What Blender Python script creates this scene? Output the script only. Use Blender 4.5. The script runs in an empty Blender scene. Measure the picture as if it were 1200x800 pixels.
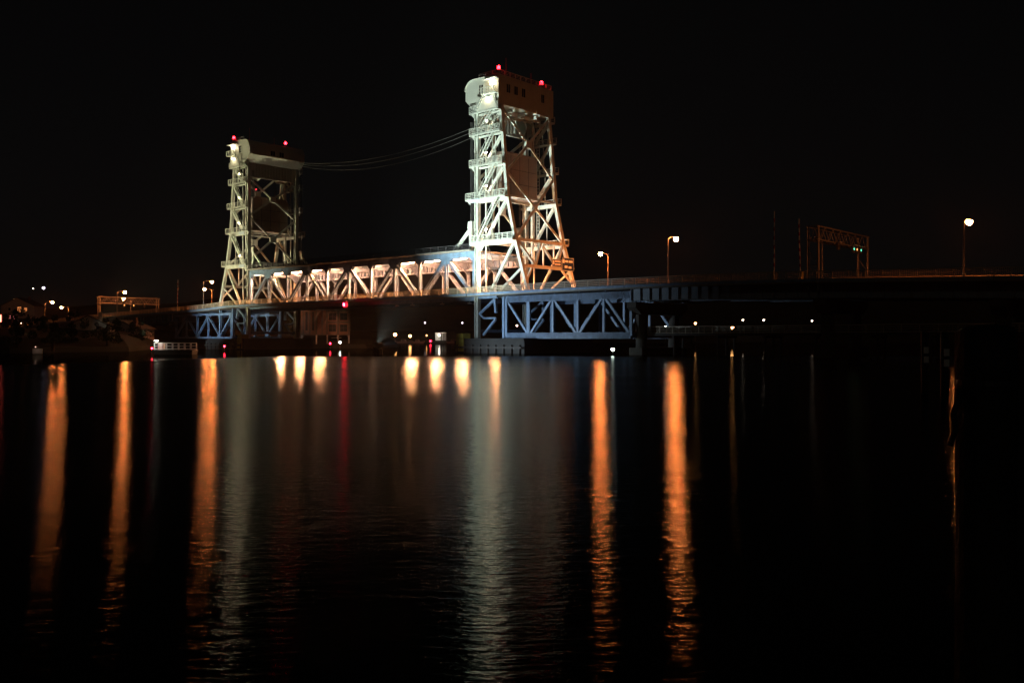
import bpy, math, random
from mathutils import Vector
R = math.radians
random.seed(7)
SC = bpy.context.scene
COL = SC.collection

# ------------------------------------------------------------------ camera
F = 1073.0            # focal length in pixels of the 1200 px wide photograph
HZ = 396.5            # row of the horizon
CH = 2.75             # camera height above the water
cam = bpy.data.cameras.new('camera'); cam.sensor_width = 36.0
cam.lens = 36.0 * F / 1200.0; cam.shift_y = -(400 - HZ) / 1200.0
cam.clip_start = 0.1; cam.clip_end = 12000
co = bpy.data.objects.new('camera', cam); COL.objects.link(co)
co.location = (0, 0, CH); co.rotation_euler = (R(90), 0, 0)
SC.camera = co

# ------------------------------------------------------------------ night sky
wd = bpy.data.worlds.new('World'); SC.world = wd; wd.use_nodes = True
nt = wd.node_tree
bgn = nt.nodes['Background']
sky = nt.nodes.new('ShaderNodeTexSky'); sky.sky_type = 'NISHITA'; sky.sun_disc = False
sky.sun_elevation = R(28); sky.sun_rotation = R(160)
hs = nt.nodes.new('ShaderNodeHueSaturation'); hs.inputs['Saturation'].default_value = 0.25
nt.links.new(sky.outputs[0], hs.inputs['Color']); nt.links.new(hs.outputs[0], bgn.inputs[0])
bgn.inputs[1].default_value = 0.0003
mo = bpy.data.lights.new('skyglow_sun', 'SUN'); mo.energy = 0.015; mo.angle = R(3); mo.color = (1, .84, .58)  # warm sun lamp added in place of the town skyglow, no moon
mob = bpy.data.objects.new('skyglow_sun', mo); COL.objects.link(mob); mob.rotation_euler = (R(62), 0, R(-20))
SC.view_settings.view_transform = 'Standard'; SC.view_settings.look = 'None'
SC.view_settings.exposure = 0.0; SC.view_settings.gamma = 1.0
SC.view_settings.use_curve_mapping = False
cy = SC.cycles
cy.use_denoising = True
cy.max_bounces = 5; cy.diffuse_bounces = 3; cy.glossy_bounces = 3; cy.transmission_bounces = 3
cy.caustics_reflective = False; cy.caustics_refractive = False
cy.sample_clamp_indirect = 6.0
cy.use_light_tree = True

# ------------------------------------------------------------------ coordinates
BX = Vector((-.749, .663, 0)).normalized()      # along the bridge, away from the camera
TX = Vector((.663, .749, 0)).normalized()       # across the bridge, away from the camera
ZX = Vector((0, 0, 1))
O0 = Vector((-2.7, 171.4, 0))
def W(s, t, z): return O0 + BX * s + TX * t + ZX * z
def P(x, y, Z): return Vector(((x - 600) / F * Z, Z, CH + (HZ - y) / F * Z))
TA = math.atan2(TX.y, TX.x)                     # heading of the across-bridge axis

def lerp_table(tab, x):
    if x <= tab[0][0]: return tab[0][1]
    for (a, va), (b, vb) in zip(tab, tab[1:]):
        if x <= b:
            k = (x - a) / (b - a); return va + (vb - va) * k
    return tab[-1][1]
ROAD = [(-220, 4.5), (-150, 7.6), (-110, 9.4), (-88, 10.3), (-62, 11.1), (-40, 11.45), (-20, 11.45), (0, 11.3),
        (8, 11.2), (84, 11.0), (92, 10.9), (104, 10.3), (121, 9.95), (140, 9.55), (161, 9.05), (190, 8.1), (214, 7.2), (240, 6.2), (300, 4.2)]
def road(s): return lerp_table(ROAD, s)

# ------------------------------------------------------------------ mesh builder
class MB:
    def __init__(self): self.v = []; self.f = []
    def add(self, vs, fs):
        o = len(self.v); self.v += [Vector(p) for p in vs]; self.f += [tuple(i + o for i in f) for f in fs]; return self
    def hexa(self, a):      # a: 8 points, bottom ring then top ring
        return self.add(a, [(3, 2, 1, 0), (4, 5, 6, 7), (0, 1, 5, 4), (1, 2, 6, 5), (2, 3, 7, 6), (3, 0, 4, 7)])
    def obox(self, c, ax, ay, az, hx, hy, hz):
        c = Vector(c)
        p = lambda i, j, k: c + ax * (i * hx) + ay * (j * hy) + az * (k * hz)
        return self.hexa([p(-1, -1, -1), p(1, -1, -1), p(1, 1, -1), p(-1, 1, -1), p(-1, -1, 1), p(1, -1, 1), p(1, 1, 1), p(-1, 1, 1)])
    def box(self, x0, x1, y0, y1, z0, z1):
        return self.obox(((x0 + x1) / 2, (y0 + y1) / 2, (z0 + z1) / 2), Vector((1, 0, 0)), Vector((0, 1, 0)), ZX, abs(x1 - x0) / 2, abs(y1 - y0) / 2, abs(z1 - z0) / 2)
    def bbox(self, s0, s1, t0, t1, z0, z1):      # box in bridge axes
        return self.obox(W((s0 + s1) / 2, (t0 + t1) / 2, (z0 + z1) / 2), BX, TX, ZX, abs(s1 - s0) / 2, abs(t1 - t0) / 2, abs(z1 - z0) / 2)
    def beam(self, p, q, a, b, n=TX):            # b = size along n, a = size across n
        p = Vector(p); q = Vector(q); d = (q - p); L = d.length
        if L < 1e-6: return self
        d /= L; n = Vector(n); n = n - d * n.dot(d)
        if n.length < 1e-4: n = d.orthogonal()
        n.normalize(); m = d.cross(n)
        return self.obox((p + q) / 2, d, m, n, L / 2, a / 2, b / 2)
    def hbeam(self, p, q, a, b, n=TX, th=.07):   # H section: two plates facing +-n and a web
        p = Vector(p); q = Vector(q); d = (q - p).normalized(); n2 = Vector(n); n2 = (n2 - d * n2.dot(d)).normalized()
        for k in (-1, 1): self.beam(p + n2 * (k * (b - th) / 2), q + n2 * (k * (b - th) / 2), a, th, n)
        return self.beam(p, q, th, b - 2 * th - .004, n)
    def laced(self, p, q, a, b, n=TX, step=1.1):  # two side plates tied by zig-zag lacing
        p = Vector(p); q = Vector(q); d = (q - p); L = d.length; d.normalize(); n2 = Vector(n); n2 = (n2 - d * n2.dot(d)).normalized(); m = d.cross(n2)
        for k in (-1, 1): self.beam(p + m * (k * (a - .14) / 2), q + m * (k * (a - .14) / 2), .14, b, n)
        k = int(max(2, L / step))
        for side in (-1, 1):
            for i in range(k):
                u0 = p + d * (L * i / k) + n2 * (side * (b / 2 - .04)); u1 = p + d * (L * (i + 1) / k) + n2 * (side * (b / 2 - .04))
                g = (a - .14) / 2 * (1 if i % 2 else -1)
                self.beam(u0 - m * g, u1 + m * g, .1, .03, n)
        return self
    def tube(self, p, q, r0, r1=None, n=8, caps=True):
        r1 = r0 if r1 is None else r1
        p = Vector(p); q = Vector(q); d = (q - p).normalized(); u = d.orthogonal().normalized(); w = d.cross(u)
        vs = []
        for c, r in ((p, r0), (q, r1)):
            for i in range(n):
                an = 2 * math.pi * i / n; vs.append(c + u * (r * math.cos(an)) + w * (r * math.sin(an)))
        fs = [(i, (i + 1) % n, n + (i + 1) % n, n + i) for i in range(n)]
        if caps: fs += [tuple(reversed(range(n))), tuple(range(n, 2 * n))]
        return self.add(vs, fs)
    def path(self, pts, r, n=6):
        for a, b in zip(pts, pts[1:]): self.tube(a, b, r, r, n)
        return self
    def prism(self, poly, ext):                  # poly: world points of a planar polygon; ext: extrusion vector
        n = len(poly); e = Vector(ext); vs = [Vector(p) for p in poly] + [Vector(p) + e for p in poly]
        return self.add(vs, [tuple(range(n)), tuple(reversed(range(n, 2 * n)))] + [(i, n + i, n + (i + 1) % n, (i + 1) % n) for i in range(n)])
    def lathe(self, c, prof, n=14, ax=ZX, sq=1.0):   # prof: (radius, height)
        c = Vector(c); u = ax.orthogonal().normalized(); w = ax.cross(u); vs = []; fs = []
        for (r, h) in prof:
            for i in range(n):
                an = 2 * math.pi * i / n; vs.append(c + ax * h + u * (r * math.cos(an)) + w * (r * math.sin(an) * sq))
        for k in range(len(prof) - 1):
            for i in range(n): fs.append((k * n + i, k * n + (i + 1) % n, (k + 1) * n + (i + 1) % n, (k + 1) * n + i))
        fs.append(tuple(reversed(range(n)))); fs.append(tuple(range((len(prof) - 1) * n, len(prof) * n)))
        return self.add(vs, fs)
    def build(self, name, mat, parent=None, origin=None, smooth=False):
        me = bpy.data.meshes.new(name)
        base = Vector((0, 0, 0)) if origin is None else Vector(origin)
        if parent is not None and origin is None: base = Vector(parent.get('_o', (0, 0, 0)))
        me.from_pydata([tuple(p - base) for p in self.v], [], self.f); me.update()
        import bmesh
        bm = bmesh.new(); bm.from_mesh(me); bmesh.ops.recalc_face_normals(bm, faces=bm.faces); bm.to_mesh(me); bm.free()
        if smooth:
            for p in me.polygons: p.use_smooth = True
        me.materials.append(mat)
        o = bpy.data.objects.new(name, me); COL.objects.link(o)
        if parent is not None: o.parent = parent
        else: o.location = base
        o['_o'] = tuple(base)
        return o

def tag(o, label=None, cat=None, group=None, kind=None):
    if label: o['label'] = label
    if cat: o['category'] = cat
    if group: o['group'] = group
    if kind: o['kind'] = kind
    return o
def thing(name, label, cat, loc, group=None):    # children are built in world coordinates and shifted to this base
    o = bpy.data.objects.new(name, None); COL.objects.link(o); o.location = loc; o.empty_display_size = .5
    o['_o'] = tuple(loc)
    return tag(o, label, cat, group)
def subgroup(name, parent):                      # a part made of sub-parts
    o = bpy.data.objects.new(name, None); COL.objects.link(o); o.parent = parent; o['_o'] = parent['_o']; return o
def copy_tree(o, parent=None):
    c = o.copy(); COL.objects.link(c)
    if parent is not None: c.parent = parent
    for ch in list(o.children): copy_tree(ch, c)
    return c

# ------------------------------------------------------------------ materials
def pbr(name, col, rough=.6, metal=0., var=.25, scale=1.2, dirt=None, bump=0.0, spec=.4):
    m = bpy.data.materials.new(name); m.use_nodes = True; t = m.node_tree; b = t.nodes['Principled BSDF']
    b.inputs['Roughness'].default_value = rough; b.inputs['Metallic'].default_value = metal
    b.inputs['Specular IOR Level'].default_value = spec
    tc = t.nodes.new('ShaderNodeTexCoord')
    n1 = t.nodes.new('ShaderNodeTexNoise'); n1.inputs['Scale'].default_value = scale; n1.inputs['Detail'].default_value = 6; n1.inputs['Roughness'].default_value = .65
    t.links.new(tc.outputs['Object'], n1.inputs['Vector'])
    cr = t.nodes.new('ShaderNodeValToRGB'); t.links.new(n1.outputs['Fac'], cr.inputs['Fac'])
    lo = [c * (1 - var) for c in col]; hi = [min(1, c * (1 + var)) for c in col]
    cr.color_ramp.elements[0].position = .3; cr.color_ramp.elements[0].color = (*lo, 1)
    cr.color_ramp.elements[1].position = .7; cr.color_ramp.elements[1].color = (*hi, 1)
    out = cr.outputs['Color']
    if dirt:
        n2 = t.nodes.new('ShaderNodeTexNoise'); n2.inputs['Scale'].default_value = scale * .55; n2.inputs['Detail'].default_value = 9; n2.inputs['Roughness'].default_value = .75
        mp = t.nodes.new('ShaderNodeMapping'); mp.inputs['Scale'].default_value = (1.6, 1.6, .3); mp.inputs['Location'].default_value = (13, 5, 2)
        t.links.new(tc.outputs['Object'], mp.inputs['Vector']); t.links.new(mp.outputs[0], n2.inputs['Vector'])
        r2 = t.nodes.new('ShaderNodeValToRGB'); r2.color_ramp.elements[0].position = .54; r2.color_ramp.elements[0].color = (0, 0, 0, 1)
        r2.color_ramp.elements[1].position = .76; r2.color_ramp.elements[1].color = (1, 1, 1, 1); t.links.new(n2.outputs['Fac'], r2.inputs['Fac'])
        mx = t.nodes.new('ShaderNodeMix'); mx.data_type = 'RGBA'; t.links.new(r2.outputs['Color'], mx.inputs[0])
        t.links.new(out, mx.inputs[6]); mx.inputs[7].default_value = (*dirt, 1); out = mx.outputs[2]
    t.links.new(out, b.inputs['Base Color'])
    if bump:
        bp = t.nodes.new('ShaderNodeBump'); bp.inputs['Strength'].default_value = bump; bp.inputs['Distance'].default_value = .05
        t.links.new(n1.outputs['Fac'], bp.inputs['Height']); t.links.new(bp.outputs[0], b.inputs['Normal'])
    return m
def glow(name, col, strength):
    m = bpy.data.materials.new(name); m.use_nodes = True; t = m.node_tree; b = t.nodes['Principled BSDF']
    b.inputs['Base Color'].default_value = (.6, .6, .6, 1); b.inputs['Emission Color'].default_value = (*col, 1); b.inputs['Emission Strength'].default_value = strength
    return m
TOWER = pbr('tower_paint', (.54, .57, .52), .45, var=.14, scale=.5, dirt=(.30, .20, .12))
HOUSE = pbr('house_cladding', (.50, .52, .46), .5, var=.08, scale=.3, dirt=(.36, .32, .25))
BLUE = pbr('blue_steel', (.17, .26, .39), .5, var=.3, scale=.9, dirt=(.10, .085, .075))
GIRD = pbr('girder_steel', (.20, .25, .30), .6, var=.2, scale=.4, dirt=(.10, .09, .08))
CONC = pbr('concrete', (.27, .26, .23), .85, var=.25, scale=.5, dirt=(.12, .11, .09), bump=.3)
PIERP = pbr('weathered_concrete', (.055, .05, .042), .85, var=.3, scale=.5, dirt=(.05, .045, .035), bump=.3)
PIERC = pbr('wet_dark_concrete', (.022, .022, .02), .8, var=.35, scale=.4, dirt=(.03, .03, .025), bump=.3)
CWT = pbr('counterweight_concrete', (.32, .28, .25), .8, var=.15, scale=.3, dirt=(.2, .17, .14))
ROADM = pbr('asphalt', (.05, .05, .05), .85, var=.2, scale=2)
RAILM = pbr('galvanised_rail', (.44, .37, .27), .5, var=.2, scale=2)
GANT = pbr('gantry_steel', (.46, .43, .40), .5, var=.15, scale=1)
POLE = pbr('lamp_pole_metal', (.17, .16, .15), .45, metal=.2, var=.12, scale=1)
DARK = pbr('dark_metal', (.05, .05, .055), .5, var=.2, scale=2)
GLASS = pbr('dark_glass', (.02, .025, .025), .1, var=.1, scale=1, spec=.6)
YELL = pbr('yellow_paint', (.42, .34, .05), .7, var=.25, scale=1.4, dirt=(.12, .1, .05))
WOOD = pbr('wet_timber', (.030, .026, .022), .7, var=.4, scale=6, bump=.6)
WHITE = pbr('white_paint', (.74, .73, .70), .5, var=.08, scale=2)
SIGNB = pbr('sign_blue', (.01, .03, .09), .4, var=.05, scale=1)
BRICK = pbr('brick_wall', (.11, .065, .045), .85, var=.2, scale=1, dirt=(.2, .13, .1))
ROOF = pbr('roof_shingle', (.06, .055, .05), .9, var=.3, scale=1.5)
SIDING = pbr('house_siding', (.34, .31, .27), .8, var=.12, scale=.7)
CABLE = pbr('cable_steel', (.10, .10, .095), .5, var=.1, scale=3)
LEAF = pbr('foliage', (.055, .075, .03), .8, var=.5, scale=.8)
BARK = pbr('bark', (.07, .05, .035), .9, var=.4, scale=4)
GROUND = pbr('bank_ground', (.011, .012, .007), .95, var=.4, scale=.15, dirt=(.015, .012, .009))
HILL = pbr('wooded_hill', (.04, .05, .025), .95, var=.5, scale=.02)
REDP = pbr('red_paint_and_beacon_tint', (.35, .04, .03), .5, var=.15, scale=2)
SODC = (1.0, .25, .06)
SODIUM = glow('sodium_lens', SODC, 860)
SODIUMX = glow('span_sodium_lens', (1.0, .38, .15), 6000)
SODIUMW = glow('wash_fill_lens', (1.0, .32, .13), 4600)
WARM = glow('warm_white_lens', (1.0, .80, .52), 200)
REDL = glow('red_beacon_lens', (1.0, .008, .014), 42)
REDN = glow('red_marker_lens', (1.0, .015, .04), 38)
REDV = glow('navigation_red_lens', (1.0, .012, .03), 110)
REDT = glow('small_red_lens', (1.0, .02, .04), 6)
MH = glow('white_lens', (.86, 1.0, .92), 300)
MHV = glow('violet_white_lens', (.92, .78, 1.0), 7)
GREENL = glow('green_signal_lens', (.08, 1.0, .62), 2)
AMBERL = glow('amber_signal_lens', (1.0, .38, .10), 2.5)
WINL = glow('lit_window', (1.0, .70, .38), 3)
FARL = glow('far_sodium_lens', (1.0, .44, .14), 26)
FARW = glow('far_white_lens', (1.0, .78, .58), 12)

# ------------------------------------------------------------------ water
def water_material():
    m = bpy.data.materials.new('lake_water'); m.use_nodes = True; t = m.node_tree; N = t.nodes; L = t.links
    N.clear()
    out = N.new('ShaderNodeOutputMaterial'); mix = N.new('ShaderNodeMixShader'); gl = N.new('ShaderNodeBsdfGlossy'); df = N.new('ShaderNodeBsdfDiffuse'); fr = N.new('ShaderNodeFresnel')
    gl.distribution = 'BECKMANN'; df.inputs[0].default_value = (.004, .006, .005, 1); fr.inputs[0].default_value = 1.333
    ge = N.new('ShaderNodeNewGeometry'); sp = N.new('ShaderNodeSeparateXYZ'); L.new(ge.outputs['Position'], sp.inputs[0])
    # sheltered, almost flat water beyond the wind line; rippled water on this side
    nz = N.new('ShaderNodeTexNoise'); nz.inputs['Scale'].default_value = .045; nz.inputs['Detail'].default_value = 3; L.new(ge.outputs['Position'], nz.inputs['Vector'])
    def mth(op, a, b=None, clamp=False):
        n = N.new('ShaderNodeMath'); n.operation = op; n.use_clamp = clamp
        for i, q in enumerate((a, b)):
            if q is None: continue
            if isinstance(q, (int, float)): n.inputs[i].default_value = q
            else: L.new(q, n.inputs[i])
        return n.outputs[0]
    # wind line: y = 148 + bend to the left bank
    left = mth('MAXIMUM', mth('MULTIPLY', mth('ADD', sp.outputs['X'], 36.0), -3.2), 0.0)
    line = mth('SUBTRACT', 143.0, left)
    line = mth('MAXIMUM', line, 88.0)
    line = mth('ADD', line, mth('MULTIPLY', mth('SUBTRACT', nz.outputs['Fac'], .5), 16.0))
    d = mth('DIVIDE', mth('SUBTRACT', sp.outputs['Y'], line), 5.0)
    calm = mth('ADD', d, .5, True)
    mp = N.new('ShaderNodeMapping'); mp.inputs['Rotation'].default_value = (0, 0, R(-24)); mp.inputs['Scale'].default_value = (.55, 1.5, 1)
    L.new(ge.outputs['Position'], mp.inputs['Vector'])
    n1 = N.new('ShaderNodeTexNoise'); n1.inputs['Scale'].default_value = 3.2; n1.inputs['Detail'].default_value = 4; n1.inputs['Roughness'].default_value = .55; L.new(mp.outputs[0], n1.inputs['Vector'])
    n2 = N.new('ShaderNodeTexNoise'); n2.inputs['Scale'].default_value = 9; n2.inputs['Detail'].default_value = 3; L.new(mp.outputs[0], n2.inputs['Vector'])
    n3 = N.new('ShaderNodeTexNoise'); n3.inputs['Scale'].default_value = .09; n3.inputs['Detail'].default_value = 3; L.new(mp.outputs[0], n3.inputs['Vector'])
    h = mth('ADD', mth('MULTIPLY', n1.outputs['Fac'], .06), mth('MULTIPLY', n2.outputs['Fac'], .028))
    bp = N.new('ShaderNodeBump'); bp.inputs['Distance'].default_value = 1.0
    rip = mth('SUBTRACT', 1.0, calm)
    L.new(mth('ADD', mth('MULTIPLY', rip, .21), .008), bp.inputs['Strength']); L.new(h, bp.inputs['Height'])
    L.new(bp.outputs[0], gl.inputs['Normal']); 
    near = mth('ADD', mth('MULTIPLY', mth('DIVIDE', mth('SUBTRACT', sp.outputs['Y'], 6.0), 34.0, True), .38), .62)
    rip = mth('MULTIPLY', rip, near)
    rr = mth('ADD', mth('MULTIPLY', rip, mth('ADD', .085, mth('MULTIPLY', n3.outputs['Fac'], .11))), .05)
    L.new(rr, gl.inputs['Roughness'])
    gl.inputs[0].default_value = (.37, .385, .37, 1)
    cx = N.new('ShaderNodeCombineXYZ'); cx.inputs[0].default_value = 1.0; L.new(cx.outputs[0], gl.inputs['Tangent'])
    gl.inputs['Anisotropy'].default_value = .42
    L.new(fr.outputs[0], mix.inputs[0]); L.new(df.outputs[0], mix.inputs[1]); L.new(gl.outputs[0], mix.inputs[2]); L.new(mix.outputs[0], out.inputs[0])
    return m
wb = MB(); wb.add([(-4000, -60, 0), (4000, -60, 0), (4000, 5000, 0), (-4000, 5000, 0)], [(0, 1, 2, 3)])
tag(wb.build('water', water_material()), kind='structure')
gb = MB(); gb.add([(-4500, -100, -6), (4500, -100, -6), (4500, 5500, -6), (-4500, 5500, -6)], [(0, 1, 2, 3)])
tag(gb.build('lake_bed', GROUND), kind='structure')

# ------------------------------------------------------------------ land
def land(name, shore, inner, z0, z1, mat):
    """a strip of bank: shore points at the water, a sloped edge and a top that runs to the inner points"""
    mb = MB(); n = len(shore); vs = []
    for (x, y), (ix, iy) in zip(shore, inner):
        d = (Vector((ix, iy, 0)) - Vector((x, y, 0))); L = d.length; d /= L
        for k, (f, z) in enumerate(((0, -1.2), (2.5, z0), (9, z0 + (z1 - z0) * .25), (30, z0 + (z1 - z0) * .5), (L, z1))):
            q = Vector((x, y, 0)) + d * min(f, L); vs.append((q.x, q.y, z + (random.uniform(-.25, .25) if k in (2, 3) else 0)))
    fs = []
    for i in range(n - 1):
        for k in range(4): fs.append((i * 5 + k, (i + 1) * 5 + k, (i + 1) * 5 + k + 1, i * 5 + k + 1))
    mb.add(vs, fs)
    return tag(mb.build(name, mat), kind='structure')
land('opposite_bank', [(-420, 150), (-140, 158), (-92, 168), (-80, 192), (-88, 222), (-92, 243), (-74, 252), (-40, 256), (-34, 280), (-60, 330), (-150, 470)],
     [(-900, 420), (-420, 500), (-330, 520), (-300, 540), (-280, 560), (-260, 570), (-240, 580), (-220, 590), (-210, 600), (-200, 620), (-190, 650)], 1.0, 9.0, GROUND)
land('far_shore', [(-260, 540), (-120, 545), (-40, 560), (40, 590), (120, 560), (240, 480), (420, 430), (900, 420)],
     [(-420, 1200), (-200, 1200), (-60, 1200), (60, 1200), (180, 1150), (360, 1100), (700, 1000), (1500, 900)], 1.0, 14.0, GROUND)
land('near_bank', [(64, 8), (60, 46), (66, 78), (74, 104), (92, 130), (130, 160), (220, 210), (420, 260)][::-1],
     [(300, 0), (300, 30), (300, 60), (310, 80), (330, 100), (360, 120), (420, 150), (700, 180)][::-1], 1.0, 3.4, GROUND)
def hills(name, y0, h, seed, x0, x1):
    rnd = random.Random(seed); mb = MB(); n = 60; vs = []; ph = [rnd.uniform(0, 6.28) for _ in range(6)]
    for i in range(n + 1):
        x = x0 + (x1 - x0) * i / n
        e = h * (.62 + .2 * math.sin(x * .0022 + ph[0]) + .1 * math.sin(x * .0071 + ph[1]) + .05 * math.sin(x * .019 + ph[2]) + rnd.uniform(-.015, .015))
        for k, (dy, f) in enumerate(((0, -.02), (120, .3), (330, .75), (520, 1), (900, .9))): vs.append((x, y0 + dy, 4 + e * f if k else 2))
    fs = []
    for i in range(n):
        for k in range(4): fs.append((i * 5 + k, (i + 1) * 5 + k, (i + 1) * 5 + k + 1, i * 5 + k + 1))
    mb.add(vs, fs); return tag(mb.build(name, HILL, smooth=True), kind='structure')
hills('hills', 1000, 95, 3, -2600, 2600)

# ------------------------------------------------------------------ shared bridge pieces
NT, FT = 1.0, 15.2          # the two truss planes
EDGE0, EDGE1 = -1.2, 17.4   # outer edges of the deck
def rail_run(mb, pts, h=1.1, post=2.2, fine=.22, ref=TX):
    """posts, four rails and pickets along a polyline of deck points"""
    for a, b in zip(pts, pts[1:]):
        a = Vector(a); b = Vector(b); L = (b - a).length; d = (b - a) / L
        for zz, w in ((h, .12), (h * .72, .06), (h * .45, .06), (.16, .08)): mb.beam(a + ZX * zz, b + ZX * zz, w, w * .9, ref)
        k = max(1, int(round(L / post)))
        for i in range(k + 1): c = a + d * (L * i / k); mb.beam(c, c + ZX * h, .11, .11, ref)
        if fine:
            k = max(1, int(L / fine))
            for i in range(1, k): c = a + d * (L * i / k); mb.beam(c + ZX * .18, c + ZX * (h - .02), .045, .03, ref)
def deck_parts(root, s0, s1, n, thick=.45, walk=True):
    """slab, asphalt, parapet rails between two stations following the road profile"""
    st = [s0 + (s1 - s0) * i / n for i in range(n + 1)]
    slab = MB(); asp = MB(); line = MB()
    for a, b in zip(st, st[1:]):
        za, zb = road(a), road(b)
        slab.hexa([W(a, EDGE0, za - thick), W(a, EDGE1, za - thick), W(b, EDGE1, zb - thick), W(b, EDGE0, zb - thick), W(a, EDGE0, za - .02), W(a, EDGE1, za - .02), W(b, EDGE1, zb - .02), W(b, EDGE0, zb - .02)])
        asp.hexa([W(a, 1.6, za - .016), W(a, 14.6, za - .016), W(b, 14.6, zb - .016), W(b, 1.6, zb - .016), W(a, 1.6, za + .02), W(a, 14.6, za + .02), W(b, 14.6, zb + .02), W(b, 1.6, zb + .02)])
        line.hexa([W(a, 8.0, za + .021), W(a, 8.14, za + .021), W(b, 8.14, zb + .021), W(b, 8.0, zb + .021), W(a, 8.0, za + .026), W(a, 8.14, za + .026), W(b, 8.14, zb + .026), W(b, 8.0, zb + .026)])
        for t0, t1 in ((EDGE0, 1.4), (14.8, EDGE1)):
            slab.hexa([W(a, t0, za - .018), W(a, t1, za - .018), W(b, t1, zb - .018), W(b, t0, zb - .018), W(a, t0, za + .15), W(a, t1, za + .15), W(b, t1, zb + .15), W(b, t0, zb + .15)])
    slab.build('deck_slab', CONC, root); asp.build('roadway', ROADM, root); line.build('centre_line', YELL, root)
    for t in (EDGE0 + .1, EDGE1 - .1):
        r = MB(); rail_run(r, [W(s, t, road(s) + .15) for s in st], h=1.05); r.build('railing', RAILM, root)
        f = MB()
        for a, b in zip(st, st[1:]):
            tt = t - .14 if t < 5 else t + .14
            f.beam(W(a, tt, road(a) - .12), W(b, tt, road(b) - .12), .36, .08, TX)
        f.build('fascia_beam', BLUE if -32 < s0 < 125 else GIRD, root)

def truss(root, t, nodes, zt, zb, up_first, chord_t=.85, chord_b=.7, w=.62, dw=.5, pw=.45, mat=BLUE, plate=1.5, posts=True, haunch=0):
    g = subgroup('truss', root)
    inner = -1 if t > 8 else 1
    n = len(nodes)
    tc = MB(); tc.beam(W(nodes[0], t, zt), W(nodes[-1], t, zt), chord_t, w, TX); bc = MB(); bc.beam(W(nodes[0], t, zb), W(nodes[-1], t, zb), chord_b, w, TX)
    for i, s in enumerate(nodes):      # gussets: thin plates on both faces
        top = (i % 2 == 0) == up_first
        for k in (-1, 1):
            tt = t + k * (w / 2 + .012)
            for is_top in (True, False):
                big = plate if top == is_top else plate * .6
                zc = zt if is_top else zb; sg = -1 if is_top else 1; ch = (chord_t if is_top else chord_b) / 2
                lo = max(nodes[0] - .3, s - big); hi = min(nodes[-1] + .3, s + big)
                p = [W(lo, tt, zc - sg * ch * .9), W(hi, tt, zc - sg * ch * .9), W(hi, tt, zc + sg * ch * .9), W(min(hi, s + big * .5), tt, zc + sg * (ch + big * .62)), W(max(lo, s - big * .5), tt, zc + sg * (ch + big * .62)), W(lo, tt, zc + sg * ch * .9)]
                (tc if is_top else bc).prism(p, TX * (.02 * k))
    tc.build('top_chord', mat, g); bc.build('bottom_chord', mat, g)
    for i in range(n - 1):
        a, b = nodes[i], nodes[i + 1]
        ta = (i % 2 == 0) == up_first
        d = MB(); d.hbeam(W(a, t, zt - .3 if ta else zb + .3), W(b, t, zb + .3 if ta else zt - .3), dw, w - .1, TX); d.build('diagonal', mat, g)
    for i, s in enumerate(nodes):
        d = MB(); d.hbeam(W(s, t, zb + chord_b / 2), W(s, t, zt - chord_t / 2), pw if 0 < i < n - 1 else pw * 1.25, w - .12, TX); d.build('post', mat, g)
    return g

# ------------------------------------------------------------------ lift span
LS0, PAN, NP = 6.95, 7.69, 10
LN = [LS0 + PAN * i for i in range(NP + 1)]
ls = thing('lift_span', 'long blue steel truss span with two decks, lit pink from inside between the two towers', 'bridge span', W(45.4, 8, 9.9))
for t in (NT, FT): truss(ls, t, LN, 19.0, 10.55, False, chord_t=1.15, chord_b=1.1, w=.7, dw=.62, pw=.5, plate=1.7)
# end posts are braced: haunches where posts meet the top chord
for t in (NT, FT):
    for i, s in enumerate(LN):
        for sg in (-1, 1):
            if not (LN[0] - .1 <= s + sg * 1.2 <= LN[-1] + .1): continue
            pts = [W(s + sg * .24, t - .1, 18.42), W(s + sg * 1.0, t - .1, 18.42)]
            for k in range(1, 5):
                an = R(90) * k / 4; pts.append(W(s + sg * (1.0 - .76 * math.sin(an)), t - .1, 18.42 - 1.0 * (1 - math.cos(an))))
            hb = MB(); hb.prism(pts, TX * .2); hb.build('haunch_plate', BLUE, ls)
fb = MB(); fb2 = MB(); ub = MB()
for s in LN:
    fb.beam(W(s, NT + .4, 10.35), W(s, FT - .4, 10.35), .9, .35, BX)
    fb2.beam(W(s, NT + .4, 18.7), W(s, FT - .4, 18.7), .8, .3, BX)
    for t in (FT - .4,):       # knee brackets of the upper floor beams
        q = 1 if t < 8 else -1
        fb2.prism([W(s - .06, t, 18.3), W(s - .06, t + q * 2.2, 18.3), W(s - .06, t, 16.3)], BX * .12)
fb.build('floor_beam', BLUE, ls); fb2.build('upper_floor_beam', BLUE, ls)
deck_parts(ls, LN[0], LN[-1], 10)
us = MB(); us.bbox(LN[0], LN[-1], -.4, 16.6, 19.6, 19.85); us.build('upper_deck', CONC, ls)
for k in range(4):
    st = MB(); t = 4 + k * 2.75; st.beam(W(LN[0] + .2, t, 19.46), W(LN[-1] - .2, t, 19.46), .26, .2, TX); st.build('stringer', BLUE, ls)
# ribbed plate girder under the far edge of the upper deck
gm = MB(); gm.bbox(LN[0] + .3, LN[-1] - .3, FT - .66, FT - .60, 17.5, 19.55); gm.bbox(LN[0] + .3, LN[-1] - .3, FT - 1.15, FT - .36, 17.2, 17.5)
k = 0
s = LN[0] + .6
while s < LN[-1] - .5:
    gm.bbox(s - .04, s + .04, FT - .95, FT - .67, 17.51, 19.55); s += PAN / 6
gm.build('edge_girder', BLUE, ls)
for t in (-.2, 16.4):
    r = MB(); rail_run(r, [W(LN[0], t, 19.85), W(LN[-1], t, 19.85)], h=1.0, fine=0); r.build('upper_railing', DARK, ls)
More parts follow.
